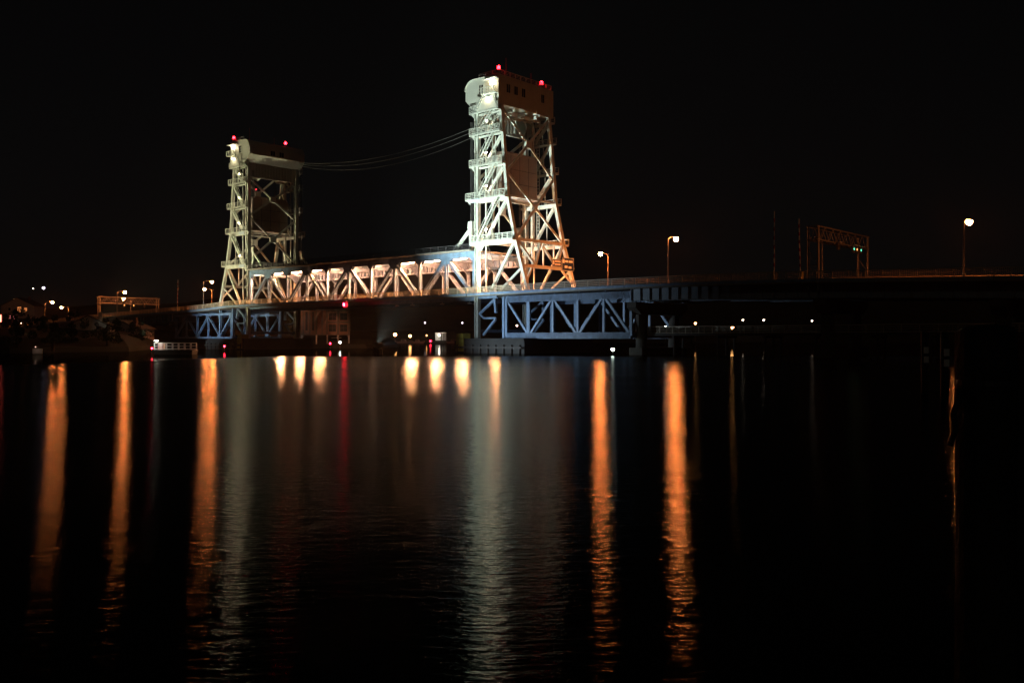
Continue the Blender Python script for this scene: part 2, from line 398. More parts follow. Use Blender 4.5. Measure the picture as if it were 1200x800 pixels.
# lifting brackets at the span ends
for s, q in ((LN[0] + .9, 1), (LN[-1] - .9, -1)):
    for t in (NT, FT):
        b = MB(); b.beam(W(s, t, 19.9), W(s, t, 24.6), .7, .55, TX); b.hbeam(W(s + q * 4.6, t, 19.9), W(s + q * .2, t, 23.9), .5, .5, TX)
        b.prism([W(s - q * .5, t - .35, 24), W(s + q * .7, t - .35, 24), W(s + q * .5, t - .35, 25.4), W(s - q * .5, t - .35, 25.4)], TX * .7)
        b.build('lifting_bracket', TOWER, ls)
        rp = MB()
        for k in (-.3, -.1, .1, .3): rp.tube(W(s - q * .2, t + k, 25.3), W(s - q * .2, t + k, 44.5), .045, n=5)
        rp.build('hoist_rope', CABLE, ls)
# sodium lamps inside the span
def span_lamp(s, t, z, root):       # long luminaire; plate added towards the roadway keeps light off the interior
    h = MB(); h.bbox(s - 1.0, s + 1.0, t - .25, t + .25, z + .06, z + .28); h.bbox(s - 1.0, s + 1.0, t + .252, t + .29, z - .45, z + .28); h.bbox(s - .08, s + .08, t - .08, t + .08, z + .28, 19.6); o = h.build('ceiling_lamp', DARK, root)
    l = MB(); l.hexa([W(s - .8, t - .1, z - .13), W(s - .8, t + .1, z - .13), W(s + .8, t + .1, z - .13), W(s + .8, t - .1, z - .13), W(s - .9, t - .2, z + .055), W(s - .9, t + .2, z + .055), W(s + .9, t + .2, z + .055), W(s + .9, t - .2, z + .055)]); l.build('lens', SODIUMX, o)
for sl in (12.6, 20.3, 28.0, 59.8, 67.6, 75.3): span_lamp(sl, 3.4, 18.95, ls)
for sl in (34.3, 42.0, 49.7, 81.0): span_lamp(sl, 1.75, 19.22, ls)
def wash_fill_lamp(s, root):      # fill lamp added to brighten the far girder, skirted towards the channel
    t, z = 9.2, 19.2
    h = MB(); h.bbox(s - .7, s + .7, t - .3, t + .3, z + .06, z + .3); h.bbox(s - .7, s + .7, t - .36, t - .31, z - .42, z + .3); h.bbox(s - .08, s + .08, t - .08, t + .08, z + .3, 19.6); o = h.build('wash_fill_lamp', DARK, root)
    l = MB(); l.lathe(W(s, t, z + .055), [(.05, -.16), (.2, -.12), (.27, 0)], 12); l.build('lens', SODIUMW, o, smooth=True)
for i in range(NP): wash_fill_lamp(LN[i] + PAN / 2, ls)
nv = MB(); p0 = P(403, 357, 197.6); nv.lathe(p0, [(.16, -.3), (.2, -.1), (.2, .2), (.1, .34)], 10)
h = MB(); h.tube(p0 + ZX * .36, p0 + ZX * .9, .06); h.tube(p0 + ZX * .9, p0 + ZX * .9 + TX * 3.2, .05); h.obox(p0 + TX * .42 + ZX * .1, BX, TX, ZX, .75, .02, .75); ho = h.build('navigation_lamp', DARK, ls); nv.build('lens', REDV, ho, smooth=True)
for x in (462, 480, 515, 547):
    q = MB(); r = (x - 600) / F; s = (-2.04 - r * 172.15) / (.749 + r * .663); q.bbox(s - .5, s + .5, NT + .6, NT + .9, 9.5, 9.75); q.bbox(s - .06, s + .06, NT + .7, NT + .8, 9.75, 10.0); q.build('inspection_lamp', WHITE, ls)

# ------------------------------------------------------------------ lift towers
LEG = [(3.0, 15.6), (11.0, 13.0), (21.2, 9.76), (29.4, 7.85), (47.0, 6.06)]
def leg_u(z): return lerp_table(LEG, z)
LEV = [21.2, 29.4, 35.7, 41.7, 45.9]
def make_tower(S0, sg, label):
    """u runs from the span-side column towards the approach; s = S0 + sg*u"""
    U = lambda u, t, z: W(S0 + sg * u, t, z)
    UX = BX * sg
    root = thing('lift_tower', label, 'bridge tower', U(4, 8, 3.2))
    def ub(mb, u0, u1, t0, t1, z0, z1): return mb.bbox(S0 + sg * u0, S0 + sg * u1, t0, t1, z0, z1)
    for t in (NT, FT):
        m = MB(); m.laced(U(0, t, 2.4), U(0, t, 46.8), .95, .8, TX, 1.3); ub(m, -.38, .38, t - .05, t + .05, 2.4, 46.8); m.build('column', TOWER, root)
        m = MB()
        zs = [11.0, 21.2, 29.4, 47.0]
        for a, b in zip(zs, zs[1:]): m.beam(U(leg_u(a), t, a), U(leg_u(b), t, b), .62, .72, TX)
        m.build('sloped_column', TOWER, root)
        # side bracing: strut at every landing, one diagonal per panel
        lv = [11.3] + LEV
        for a, b in zip(lv, lv[1:]):
            m = MB(); m.beam(U(.5, t, b - .35), U(leg_u(b - .35) - .3, t, b - .35), .75 if b < 30 else .34, .6 if b < 30 else .34, TX)
            if b == 21.2:
                for k in (-1, 1): m.prism([U(.5, t + k * .32, b - .7), U(1.6, t + k * .32, b - .7), U(.5, t + k * .32, b - 1.9)], TX * (.02 * k))
            m.build('strut', TOWER, root)
            m = MB(); m.hbeam(U(leg_u(b) - .45, t, b - .8), U(2.2 if a > 12 else 3.4, t, a + .15), .52, .45, TX); m.build('diagonal_brace', TOWER, root)
            m = MB(); m.beam(U(2.3, t, a + .1), U(2.3, t, b - .75), .28, .25, TX)
            if a > 20: m.beam(U(leg_u(b) * .72, t, a + .1), U(leg_u(b) * .72, t, b - .75), .16, .16, TX)
            m.build('hanger_post', TOWER, root)
        m = MB(); m.hbeam(U(leg_u(15.6) - .5, t, 15.6), U(5.6, t, 11.6), .32, .32, TX); m.build('knee_brace', TOWER, root)
    # landings with railings and stair flights on both sides
    for side, t0, t1 in ((0, NT - 1.35, NT - .42), (1, FT + .42, FT + 1.35)):
        for i, z in enumerate(LEV):
            ue = leg_u(z) + .35; us_ = -.9 if z != 29.4 else -1.9
            m = MB(); ub(m, us_, ue, t0, t1, z - .06, z + .04)
            for u in (us_, ue): m.beam(U(u, t0, z - .18), U(u, t1, z - .18), .22, .1, UX)
            to = t0 if side == 0 else t1
            m.beam(U(us_, to, z - .17), U(ue, to, z - .17), .22, .08, TX)
            m.prism([U(us_ + .1, (t0 + t1) / 2 - .06, z - .2), U(us_ + .9, (t0 + t1) / 2 - .06, z - .2), U(us_ + .85, (t0 + t1) / 2 - .06, z - 1.0)], TX * .12)
            lo = m.build('landing', TOWER, root)
            r = MB(); rail_run(r, [U(us_, to, z + .04), U(ue, to, z + .04)], h=1.1, post=1.2, fine=0); rail_run(r, [U(us_, t0, z + .04), U(us_, t1, z + .04)], h=1.1, post=.9, fine=0, ref=UX)
            r.build('railing', TOWER, lo)
            if side == 0 and i < 2 or (side == 0 and i == 0):
                pl = MB(); ub(pl, -.5, 1.9, t0 - .14, t0 - .04, z - .75, z - .1); pl.build('name_plate', pbr_plate, lo)
        if side == 1: continue
        lv = [11.4] + LEV
        for a, b in zip(lv[1:], lv[2:]):
            t_ = (t0 + t1) / 2; ua, ubb = .9, leg_u(b) - 1.5
            m = MB()
            for k in (-.36, .36): m.beam(U(ua, t_ + k, a + .05), U(ubb, t_ + k, b - .02), .27, .06, TX)
            nst = int((b - a) / .28)
            for j in range(1, nst):
                f = j / nst; c = U(ua + (ubb - ua) * f, t_, a + (b - a) * f); m.obox(c, UX, TX, ZX, .12, .34, .02)
            st = m.build('stair', TOWER, root)
            h = MB()
            for k in (-.36, .36):
                h.beam(U(ua, t_ + k, a + 1.1), U(ubb, t_ + k, b + 1.0), .06, .05, TX)
                for j in range(0, nst, 4):
                    f = j / nst; c = U(ua + (ubb - ua) * f, t_ + k, a + (b - a) * f); h.beam(c, c + ZX * 1.05, .05, .05, TX)
            h.build('handrail', TOWER, st)
    # far-side ladder
    m = MB()
    for k in (-.3, .3): m.beam(U(4.0 + k, FT - .8, 21.3), U(4.0 + k, FT - .8, 46), .09, .09, TX)
    z = 21.5
    while z < 46: m.beam(U(3.7, FT - .8, z), U(4.3, FT - .8, z), .06, .06, TX); z += .7
    m.build('ladder', TOWER, root)
    # transverse bracing
    def xbrace(uf, z0, z1, n=1):
        m = MB(); nrm = UX
        m.beam(U(uf(z0), NT + .35, z0), U(uf(z1), FT - .35, z1), .46, .30, nrm); m.beam(U(uf(z1), NT + .35, z1), U(uf(z0), FT - .35, z0), .44, .24, nrm)
        m.obox(U(uf((z0 + z1) / 2), 8.1, (z0 + z1) / 2), UX, TX, ZX, .26, .8, .7); m.build('cross_brace', TOWER, root)
    xbrace(leg_u, 34.2, 46.2); xbrace(leg_u, 21.6, 34.0)
    xbrace(lambda z: 0, 33.5, 42.8); xbrace(lambda z: 0, 22.4, 33.3)
    # portal over the road: two struts and a W of diagonals
    for z, a in ((21.2, .6), (16.2, .6)): m = MB(); m.beam(U(leg_u(z), NT + .4, z), U(leg_u(z), FT - .4, z), a, .5, UX); m.build('portal_strut', TOWER, root)
    ts = [NT + .4, 4.9, 8.1, 11.3, FT - .4]
    for i in range(4):
        a, b = (21.0, 16.4) if i % 2 == 0 else (16.4, 21.0)
        m = MB(); m.hbeam(U(leg_u(a), ts[i], a), U(leg_u(b), ts[i + 1], b), .42, .4, UX); m.build('portal_diagonal', TOWER, root)
    for t in (4.9, 8.1, 11.3): m = MB(); m.beam(U(leg_u(18.7), t, 16.5), U(leg_u(18.7), t, 20.9), .26, .24, UX); m.build('portal_post', TOWER, root)
    for t, q in ((NT + .3, 1), (FT - .3, -1)): m = MB(); m.beam(U(leg_u(13.6), t, 13.4), U(leg_u(16), t + q * 2.4, 16.0), .36, .34, UX); m.build('knee_brace', TOWER, root)
    for z, a in ((21.6, .9), (43.3, .3)): m = MB(); m.beam(U(0, NT + .5, z), U(0, FT - .5, z), a, .5, UX); m.build('portal_strut', TOWER, root)
    # ribbed girder that carries the sheaves, under the house
    m = MB(); ub(m, -.05, .05, NT + .5, FT - .5, 43.5, 46.7); t = NT + 1
    while t < FT - .5: ub(m, -.3, -.06, t - .05, t + .05, 43.5, 46.7); ub(m, .06, .3, t - .05, t + .05, 43.5, 46.7); t += .85
    m.build('sheave_girder', HOUSE, root)
    m = MB()
    for u in (2.2, 4.1): m.beam(U(u, NT + .4, 46.2), U(u, FT - .4, 46.2), .7, .3, UX)
    for t in (4.5, 8.1, 11.7): m.beam(U(.4, t, 46.2), U(leg_u(46) - .3, t, 46.2), .6, .25, TX)
    m.build('house_floor_beam', TOWER, root)
    for t in (3.2, 5.0, 11.2, 13.0):
        m = MB()
        pr = [(1.35, -.12), (1.62, -.16), (1.62, .16), (1.35, .12)]
        m.lathe(U(2.1, t, 44.4), [(1.34, -.1), (1.6, -.16), (1.6, .16), (1.34, .1), (1.34, -.1)], 26, TX)
        for k in range(4):
            an = math.pi * k / 4; d = UX * math.cos(an) + ZX * math.sin(an); m.beam(U(2.1, t, 44.4) - d * 1.4, U(2.1, t, 44.4) + d * 1.4, .14, .12, TX)
        m.build('sheave', TOWER, root)
    # counterweight
    m = MB(); ub(m, 1.0, 4.6, 2.9, 13.3, 30.0, 38.2); ub(m, .85, 4.75, 3.4, 12.8, 38.2, 38.6)
    cw = m.build('counterweight', CWT, root)
    for q, uu in ((-1, .985), (1, 4.615)):
        for t in (5.5, 8.1, 10.7): m = MB(); ub(m, uu - .012, uu + .012, t - .05, t + .05, 30.05, 38.15); m.build('panel_joint', DARK, cw)
        for z in (32.7, 35.4): m = MB(); ub(m, uu - .010, uu + .010, 2.95, 13.25, z - .04, z + .04); m.build('panel_joint', DARK, cw)
    m = MB()
    for t in (3.2, 5.0, 11.2, 13.0):
        for k in (-.12, .12): m.tube(U(3.6, t + k, 38.6), U(3.6, t + k, 44.2), .05, n=5)
    m.build('counterweight_rope', CABLE, root)
    m = MB(); m.beam(U(2.6, NT + .4, 29.6), U(2.6, FT - .4, 29.6), .5, .45, UX); m.build('cross_strut', TOWER, root)
    m = MB(); m.beam(U(leg_u(29.6), NT + .4, 29.5), U(leg_u(29.6), FT - .4, 29.5), .35, .35, UX); m.build('cross_strut', TOWER, root)
    for t in (2.3, 13.9): m = MB(); m.beam(U(2.9, t, 21.4), U(2.9, t, 45.8), .45, .38, TX); m.build('guide_rail', TOWER, root)
    # machinery house
    prof = [(6.4, 46.75), (6.4, 52.2), (-.2, 52.2)]
    for k in range(1, 6):
        an = R(90) * k / 5; prof.append((-.2 - 2.0 * math.sin(an), 50.2 + 2.0 * math.cos(an)))
    prof += [(-2.2, 48.5), (-.5, 46.75)]
    m = MB(); m.prism([U(u, 0, z) for u, z in prof], TX * 16.3)
    hs_ = m.build('machinery_house', HOUSE, root)
    m = MB(); t = .5      # ribs of the cladding on the long walls
    while t < 16.2:
        ub(m, 6.401, 6.45, t - .04, t + .04, 46.76, 52.1); t += .62
    m.build('cladding_rib', HOUSE, hs_)
    m = MB(); rp = [U(u, -.12, z + .0) for u, z in prof[1:8]]
    for a, b in zip(rp, rp[1:]): m.beam(a + ZX * .06, b + ZX * .06, .1, .22, TX)
    m.build('roof_trim', HOUSE, hs_)
    def win(u0, u1, t0, t1, z0, z1, axis):
        w = MB()
        if axis == 'g':      # in the gable at t = 0
            ub(w, u0 - .1, u1 + .1, -.07, -.002, z0 - .1, z0 - .002); ub(w, u0 - .1, u1 + .1, -.07, -.002, z1 + .002, z1 + .1); ub(w, u0 - .1, u0 - .002, -.07, -.002, z0, z1); ub(w, u1 + .002, u1 + .1, -.07, -.002, z0, z1)
            um = (u0 + u1) / 2; zm = (z0 + z1) / 2
            for q in (1, 2): ub(w, u0 + (u1 - u0) * q / 3 - .03, u0 + (u1 - u0) * q / 3 + .03, -.06, -.04, z0, z1); ub(w, u0, u1, -.062, -.042, z0 + (z1 - z0) * q / 3 - .03, z0 + (z1 - z0) * q / 3 + .03)
            o = w.build('window', HOUSE, hs_); g = MB(); ub(g, u0, u1, -.03, -.003, z0, z1); g.build('pane', GLASS, o)
        else:                # in a long wall at u = axis
            q = 1 if axis > 0 else -1
            a0, a1 = axis + q * .003, axis + q * .09
            ub(w, a0, a1, t0 - .1, t0, z0 - .1, z1 + .1); ub(w, a0, a1, t1, t1 + .1, z0 - .1, z1 + .1); ub(w, a0, a1, t0 + .002, t1 - .002, z1, z1 + .1); ub(w, a0, a1, t0 + .002, t1 - .002, z0 - .1, z0)
            tm = (t0 + t1) / 2; ub(w, axis + q * .06, axis + q * .08, tm - .03, tm + .03, z0, z1)
            o = w.build('window', HOUSE, hs_); g = MB(); ub(g, a0, axis + q * .055, t0 + .002, t1 - .002, z0 + .002, z1 - .002); g.build('pane', GLASS, o)
    win(1.4, 2.5, 0, 0, 49.2, 50.9, 'g')
    for t in (2.2, 4.4, 6.6, 12.4): win(0, 0, t, t + 1.0, 49.2, 50.8, 6.4)
    for t in (6.0, 8.6): win(0, 0, t, t + 1.3, 48.8, 50.0, -2.2)
    d = MB(); ub(d, 4.1, 5.1, -.06, -.003, 48.75, 50.9); d.build('door', TOWER, hs_)
    d = MB(); ub(d, 3.0, 6.4, -1.25, -.08, 48.6, 48.72); ub(d, 2.9, 6.5, -1.1, -.003, 51.4, 51.5)
    rail_run(d, [U(3.0, -1.22, 48.72), U(6.4, -1.22, 48.72)], h=1.1, post=1.1, fine=0); d.build('door_landing', TOWER, hs_)
    r = MB(); rail_run(r, [U(1.0, .4, 52.2), U(6.2, .4, 52.2), U(6.2, 15.8, 52.2)], h=1.0, post=1.6, fine=0, ref=TX); r.build('roof_railing', TOWER, hs_)
    # cladding panel of the stair head below the house, last flight to the door
    m = MB(); ub(m, 1.0, 5.9, NT - .5, NT - .45, 46.0, 46.74); ub(m, 1.0, 5.9, -.42, -.36, 45.98, 48.55); ub(m, 5.9, 6.35, -.45, .4, 45.98, 46.7)
    m.build('stair_head_wall', HOUSE, root)
    m = MB()
    for k in (-.95, -.5): m.beam(U(1.2, k, 46), U(3.2, k, 48.6), .22, .05, TX)
    for j in range(1, 10): m.obox(U(1.2 + .2 * j, -.72, 46 + .26 * j), UX, TX, ZX, .12, .2, .02)
    m.build('stair', TOWER, root)
    # wall lamps
    def lamp(u, t, z, r=.17, mat=WARM):
        h = MB(); h.tube(U(u, t + .1, z + .18), U(u, t - .22, z + .22), .05); h.lathe(U(u, t - .24, z + .1), [(.22, 0), (.12, .14), (.05, .22)], 10); o = h.build('wall_lamp', DARK, root)
        l = MB(); l.lathe(U(u, t - .24, z + .09), [(.04, -r * 1.2), (r * .8, -r * .8), (r, -r * .2), (r * .8, 0)], 12); l.build('lens', mat, o, smooth=True)
    lamp(4.9, -.12, 51.0, .26); lamp(4.2, -.5, 47.9, .2)
    for z in LEV[:-1]: lamp(3.0, NT - .45, z + 2.3, .15)
    # aviation beacons and masts
    def beacon(u, t, h, r=.3):
        m = MB(); m.tube(U(u, t, 52.2), U(u, t, 52.2 + h), .09); m.lathe(U(u, t, 52.2 + h), [(.34, 0), (.34, .1), (.2, .1)], 12); o = m.build('beacon', DARK, root)
        l = MB(); l.lathe(U(u, t, 52.2 + h + .11), [(.26, 0), (r, .2), (r, .5), (.16, .72), (.04, .78)], 12); l.build('lens', REDL, o, smooth=True)
    beacon(5.9, .6, .9); beacon(5.8 if sg < 0 else 1.9, 13.3, .7 if sg < 0 else 1.0)
    for t, z in ((4.2, 56.5), (11.6, 55.2)): m = MB(); m.tube(U(4.5, t, 52.2), U(4.5, t, z), .06, .03); m.build('antenna_mast', REDP, root)  # masts coloured red in place of the beacons' red light
    # below the road: bracing between the span column and the pier
    for t in (NT, FT):
        m = MB(); m.hbeam(U(.4, t, 10.6), U(5.2, t, 10.6), .5, .5, TX); m.hbeam(U(.5, t, 7.4), U(4.6, t, 10.2), .4, .4, TX); m.hbeam(U(4.6, t, 10.2), U(4.9, t, 7.6), .5, .5, TX); m.hbeam(U(.5, t, 7.6), U(1.8, t, 6.6), .34, .36, TX)
        m.hbeam(U(1.8, t, 6.6), U(4.9, t, 6.6), .34, .36, TX); m.hbeam(U(4.8, t, 6.4), U(1.6, t, 3.4), .4, .4, TX); m.build('lower_frame', BLUE, root)
        for u in (6.9, 12.9): m = MB(); m.hbeam(U(u, t, 2.8), U(u, t, 10.6), .55, .5, TX); m.build('lower_post', BLUE, root)
    for z in (4.2, 10.0): m = MB(); m.beam(U(0, NT + .4, z), U(0, FT - .4, z), .6, .5, UX); m.build('lower_strut', BLUE, root)
    return root
pbr_plate = pbr('pale_plate', (.50, .58, .66), .4, var=.05, scale=1)
tw1 = make_tower(6.16, -1, 'tall pale steel lift tower, the bigger and brighter of the two, lit greenish white')
tw2 = make_tower(85.24, 1, 'smaller-looking pale lift tower farther along the bridge, its stair side lit yellowish')
m = MB(); c = W(83.6, 2.2, 39.9); m.lathe(c, [(.05, -.15), (.14, 0), (.05, .15)], 8); h = MB(); h.beam(c + ZX * .15, c + ZX * .5, .08, .08)
ho = h.build('marker_lamp', DARK, tw2); m.build('lens', REDT, ho)

h = MB(); h.bbox(3.0, 3.9, 2.75, 3.25, 16.24, 16.4); h.bbox(1.4, 4.2, 2.45, 2.5, 16.0, 16.4); h.beam(W(3.45, 3.0, 16.4), W(3.45, 1.0, 20.7), .09, .09); ho = h.build('portal_lamp', DARK, tw1)
l = MB(); l.bbox(2.9, 4.0, 2.8, 3.2, 16.09, 16.235); l.build('lens', SODIUMX, ho)
# overhead signs on the near tower portal
def portal_sign(name, label, t0, t1, z0, z1, words):
    s = 6.16 - leg_u(17) - .75
    r = thing(name, label, 'road sign', W(s, (t0 + t1) / 2, z0))
    m = MB(); m.bbox(s - .04, s + .04, t0, t1, z0, z1); m.build('panel', SIGNB, r)
    m = MB()
    for a, b, c, d in ((t0, t1, z0, z0 + .06), (t0, t1, z1 - .06, z1), (t0, t0 + .06, z0 + .06, z1 - .06), (t1 - .06, t1, z0 + .06, z1 - .06)): m.bbox(s - .055, s - .041, a, b, c, d)
    for a, b, c, d in words: m.bbox(s - .055, s - .041, t0 + a, t0 + b, z0 + c, z0 + d)
    m.build('legend', WHITE, r)
    m = MB()
    for t in (t0 + .3, t1 - .3): m.beam(W(s + .05, t, (z0 + z1) / 2), W(s + .75, t, (z0 + z1) / 2), .1, .1, TX)
    m.build('bracket', DARK, r)
portal_sign('road_sign', 'large dark blue road sign with two pale lines, over the roadway on the bright tower', 12.2, 15.9, 15.9, 18.4, [(.15, .75, 1.45, 2.2), (.95, 1.9, 1.6, 2.0), (2.1, 3.3, 1.6, 2.0), (.8, 1.7, .5, .95), (2.0, 2.9, .45, .85)])
portal_sign('road_sign', 'small pale-edged road sign beside the large dark blue one', 9.2, 12.0, 16.5, 17.9, [(.15, .6, .35, 1.1), (.8, 2.5, .85, 1.15), (.8, 2.5, .3, .6)])

# ------------------------------------------------------------------ fixed spans and piers
def fixed_truss(s0, q, label):
    nd = [s0 + q * 5.58 * i for i in range(6)]
    r = thing('truss_span', label, 'bridge span', W(s0 + q * 14, 8, 3))
    for t in (NT, FT): truss(r, t, nd, min(road(nd[0]), road(nd[-1])) - .95, 2.95, True, chord_t=.55, chord_b=.45, w=.55, dw=.42, pw=.4, plate=1.0)
    f = MB(); l = MB()
    for s in nd:
        f.beam(W(s, NT + .3, road(s) - .9), W(s, FT - .3, road(s) - .9), .7, .3, BX); l.beam(W(s, NT + .3, 3.0), W(s, FT - .3, 2.95), .4, .3, BX)
    f.build('floor_beam', BLUE, r); l.build('lower_floor_beam', BLUE, r)
    l = MB(); l.bbox(nd[0], nd[-1], 3.2, 13, 2.8, 3.0); l.build('lower_deck', CONC, r)
    deck_parts(r, nd[0] - q * 2.0, nd[-1], 6)
    return r
fixed_truss(-1.4, -1, 'blue lattice truss span carrying the road just right of the bright tower')
fixed_truss(92.8, 1, 'blue lattice truss span carrying the road just left of the yellowish tower')
# short decks inside the towers
def tower_deck(s0, s1, label):
    r = thing('tower_deck', label, 'bridge deck', W((s0 + s1) / 2, 8, 10.8)); deck_parts(r, s0, s1, 2)
tower_deck(.65, 6.85, 'short piece of road deck passing through the bright tower')
tower_deck(LN[-1] + .1, 90.75, 'short piece of road deck passing through the yellowish tower')
GL = {0: 'girder span with stiffened blue-grey web next to the blue truss', 1: 'dark girder span under the overhead signal gantry with green lights', 2: 'dark girder span below the lamp nearest the black mooring post', 3: 'girder span running down to the near bank behind the black post',
      4: 'dark girder span left of the blue truss, before the small gantry', 5: 'dark girder span under the small lit gantry on the far approach', 6: 'sloping girder span on the far approach, by the lamp pair', 7: 'last sloping girder span meeting the far bank'}
def girder_span(s0, s1, label, n=5):
    r = thing('girder_span', label, 'bridge span', W((s0 + s1) / 2, 8, road((s0 + s1) / 2) - 2.6))
    for t in (NT, 5.7, 10.5, FT):
        g = MB(); st = [s0 + (s1 - s0) * i / n for i in range(n + 1)]
        for a, b in zip(st, st[1:]):
            g.beam(W(a, t, road(a) - 1.5), W(b, t, road(b) - 1.5), 2.0, .06, TX); g.beam(W(a, t, road(a) - 2.5), W(b, t, road(b) - 2.5), .08, .6, TX)
        k = int(abs(s1 - s0) / 1.75)
        for i in range(k + 1):
            s = s0 + (s1 - s0) * i / k
            for q in (-1, 1): g.beam(W(s, t + q * .17, road(s) - 2.44), W(s, t + q * .17, road(s) - .52), .09, .26, TX)
        g.build('girder', GIRD, r)
    deck_parts(r, s0, s1, n)
for i, (a, b) in enumerate(((-29.4, -61.9), (-62.0, -84.9), (-85.0, -112.9), (-113, -150), (120.8, 149.9), (150, 177.9), (178, 205.9), (206, 245))): girder_span(a, b, GL[i])
def pier(s, label, zb=-4):
    z = road(s) - 2.6
    r = thing('bridge_pier', label, 'bridge pier', W(s, 8, 0), 'concrete bridge piers')
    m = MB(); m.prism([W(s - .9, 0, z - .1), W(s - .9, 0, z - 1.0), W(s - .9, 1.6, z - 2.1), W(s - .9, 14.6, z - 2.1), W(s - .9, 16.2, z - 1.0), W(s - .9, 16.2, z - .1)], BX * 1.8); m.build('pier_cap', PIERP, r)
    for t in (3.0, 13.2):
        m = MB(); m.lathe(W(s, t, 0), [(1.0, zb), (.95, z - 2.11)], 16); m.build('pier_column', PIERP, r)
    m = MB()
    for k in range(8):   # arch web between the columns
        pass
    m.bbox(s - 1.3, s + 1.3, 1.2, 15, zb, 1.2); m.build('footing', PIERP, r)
pier(-62, 'two-column concrete pier beneath the overhead signal gantry'); pier(-85, 'two-column concrete pier behind the black mooring post'); pier(-113, 'concrete pier standing on the near bank'); pier(-30, 'two-column concrete pier where the blue truss meets the girders')
pier(121.5, 'two-column concrete pier where the left blue truss meets the dark girders'); pier(150, 'concrete pier on the far bank near the small gantry'); pier(178, 'concrete pier on the far bank between lamp pairs'); pier(206, 'short concrete pier near the far bridge end')
def tower_pier(s0, s1, label, nose):
    r = thing('tower_pier', label, 'bridge pier', W((s0 + s1) / 2, 8, 0))
    m = MB()
    pl = [W(s0, -2, -5), W(s1, -2, -5), W(s1, 0, -5) + TX * 16.5, W((s0 + s1) / 2, 20, -5), W(s0, 16.5, -5)]
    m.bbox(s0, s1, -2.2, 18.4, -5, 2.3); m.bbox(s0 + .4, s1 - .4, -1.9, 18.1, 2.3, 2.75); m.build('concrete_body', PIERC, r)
    m = MB(); q = 1 if nose > (s0 + s1) / 2 else -1
    m.bbox(nose - 1.0, nose + .95, -2.45, -2.21, .3, 2.7); m.bbox(nose - .9, nose + .85, -2.4, -.4, 2.76, 3.7); m.build('yellow_guard', YELL, r)
    m = MB()
    for k in range(9):
        s = s0 + (s1 - s0) * (k + .5) / 9; m.tube(W(s, -2.42, -4), W(s, -2.42, 1.6), .2, n=8)
    m.bbox(s0 + .3, s1 - .3, -2.75, -2.63, .9, 1.25); m.build('fender', WOOD, r)
tower_pier(-8.5, 9.2, 'massive concrete pier with a yellow guard under the bright tower', 7.6)
tower_pier(82.2, 99.9, 'massive concrete pier under the yellowish tower', 83.8)
# low trail viaduct beside the water on the near side
tv = thing('trail_viaduct', 'low dark trestle deck with railings crossing behind the mooring posts', 'trestle', W(-60, 6, 0))
m = MB(); m.bbox(-31, -128, 3.2, 9.4, 3.2, 3.55); m.build('deck', WOOD, tv)
for t in (3.3, 9.3):
    m = MB(); rail_run(m, [W(-31, t, 3.55), W(-128, t, 3.55)], h=1.15, fine=0, post=2.4); m.build('railing', RAILM, tv)
for i in range(12):
    s = -36 - i * 8; m = MB()
    for t in (3.6, 6.3, 9.0): m.tube(W(s, t, -4), W(s, t, 2.8), .2, n=8)
    m.bbox(s - .2, s + .2, 3.2, 9.4, 2.8, 3.19); m.build('trestle_bent', WOOD, tv)

# ------------------------------------------------------------------ street lamps
def make_street_lamp():
    r = thing('street_lamp', 'x', 'street lamp', (0, 0, 0), 'street lamps along the bridge')
    m = MB(); m.lathe((0, 0, 0), [(.22, 0), (.22, .35), (.13, .4), (.075, 7.1)], 10); m.build('pole', POLE, r, smooth=False)
    m = MB(); pts = [Vector((0, 0, 6.8)), Vector((.25, 0, 7.15)), Vector((.8, 0, 7.4)), Vector((1.5, 0, 7.48)), Vector((2.0, 0, 7.48))]; m.path(pts, .045, 8); m.build('arm', POLE, r)
    m = MB(); m.lathe((2.4, 0, 7.44), [(.38, -.03), (.39, .03), (.26, .13), (.06, .19)], 16, sq=.95); hd = m.build('lamp_head', DARK, r)
    m = MB(); m.lathe((2.42, 0, 7.405), [(.05, -.6), (.22, -.56), (.34, -.42), (.39, -.22), (.36, 0)], 16, sq=.95); m.build('lens', SODIUM, hd, smooth=True)
    return r
lp = make_street_lamp(); first = True
def put_lamp(s, t, into, label, z=None, scale=1.0):
    global first
    o = lp if first else copy_tree(lp); first = False
    o.location = W(s, t, road(s) + .15 if z is None else z); o.rotation_euler = (0, 0, TA if into > 0 else TA + math.pi); o['label'] = label; o.scale = (scale,) * 3
    return o
put_lamp(-13.4, 16.6, -1, 'glowing orange street lamp just right of the bright tower, arm towards the tower')
put_lamp(-37.4, -.6, 1, 'glowing orange street lamp halfway between the bright tower and the signal gantry')
put_lamp(-81.3, -.6, 1, 'glowing orange street lamp at the right end of the bridge, above the black post')
put_lamp(103.7, -.6, 1, 'nearer of two glowing lamps left of the yellowish tower, arm to the right')
put_lamp(129, 16.6, -1, 'farther of two glowing lamps left of the yellowish tower, arm to the left')
put_lamp(152.7, -.6, 1, 'glowing lamp standing just in front of the small gantry on the far approach')
put_lamp(179.4, 16.6, -1, 'glowing lamp seen through the truss of the small gantry')
put_lamp(204.8, -.6, 1, 'left one of the lamp pair near the far bridge end, arm to the right')
put_lamp(227.7, 16.6, -1, 'right one of the lamp pair near the far bridge end, arm to the left')
# the unlit one by the gantry
ul = copy_tree(lp); ul.location = W(-55.5, 16.6, road(-55.5) + .15); ul.rotation_euler = (0, 0, TA + math.pi); ul['label'] = 'unlit pale street lamp with bent arm in front of the signal gantry'
for hd in ul.children:
    for ln in hd.children: ln.data = ln.data.copy(); ln.data.materials.clear(); ln.data.materials.append(GLASS)

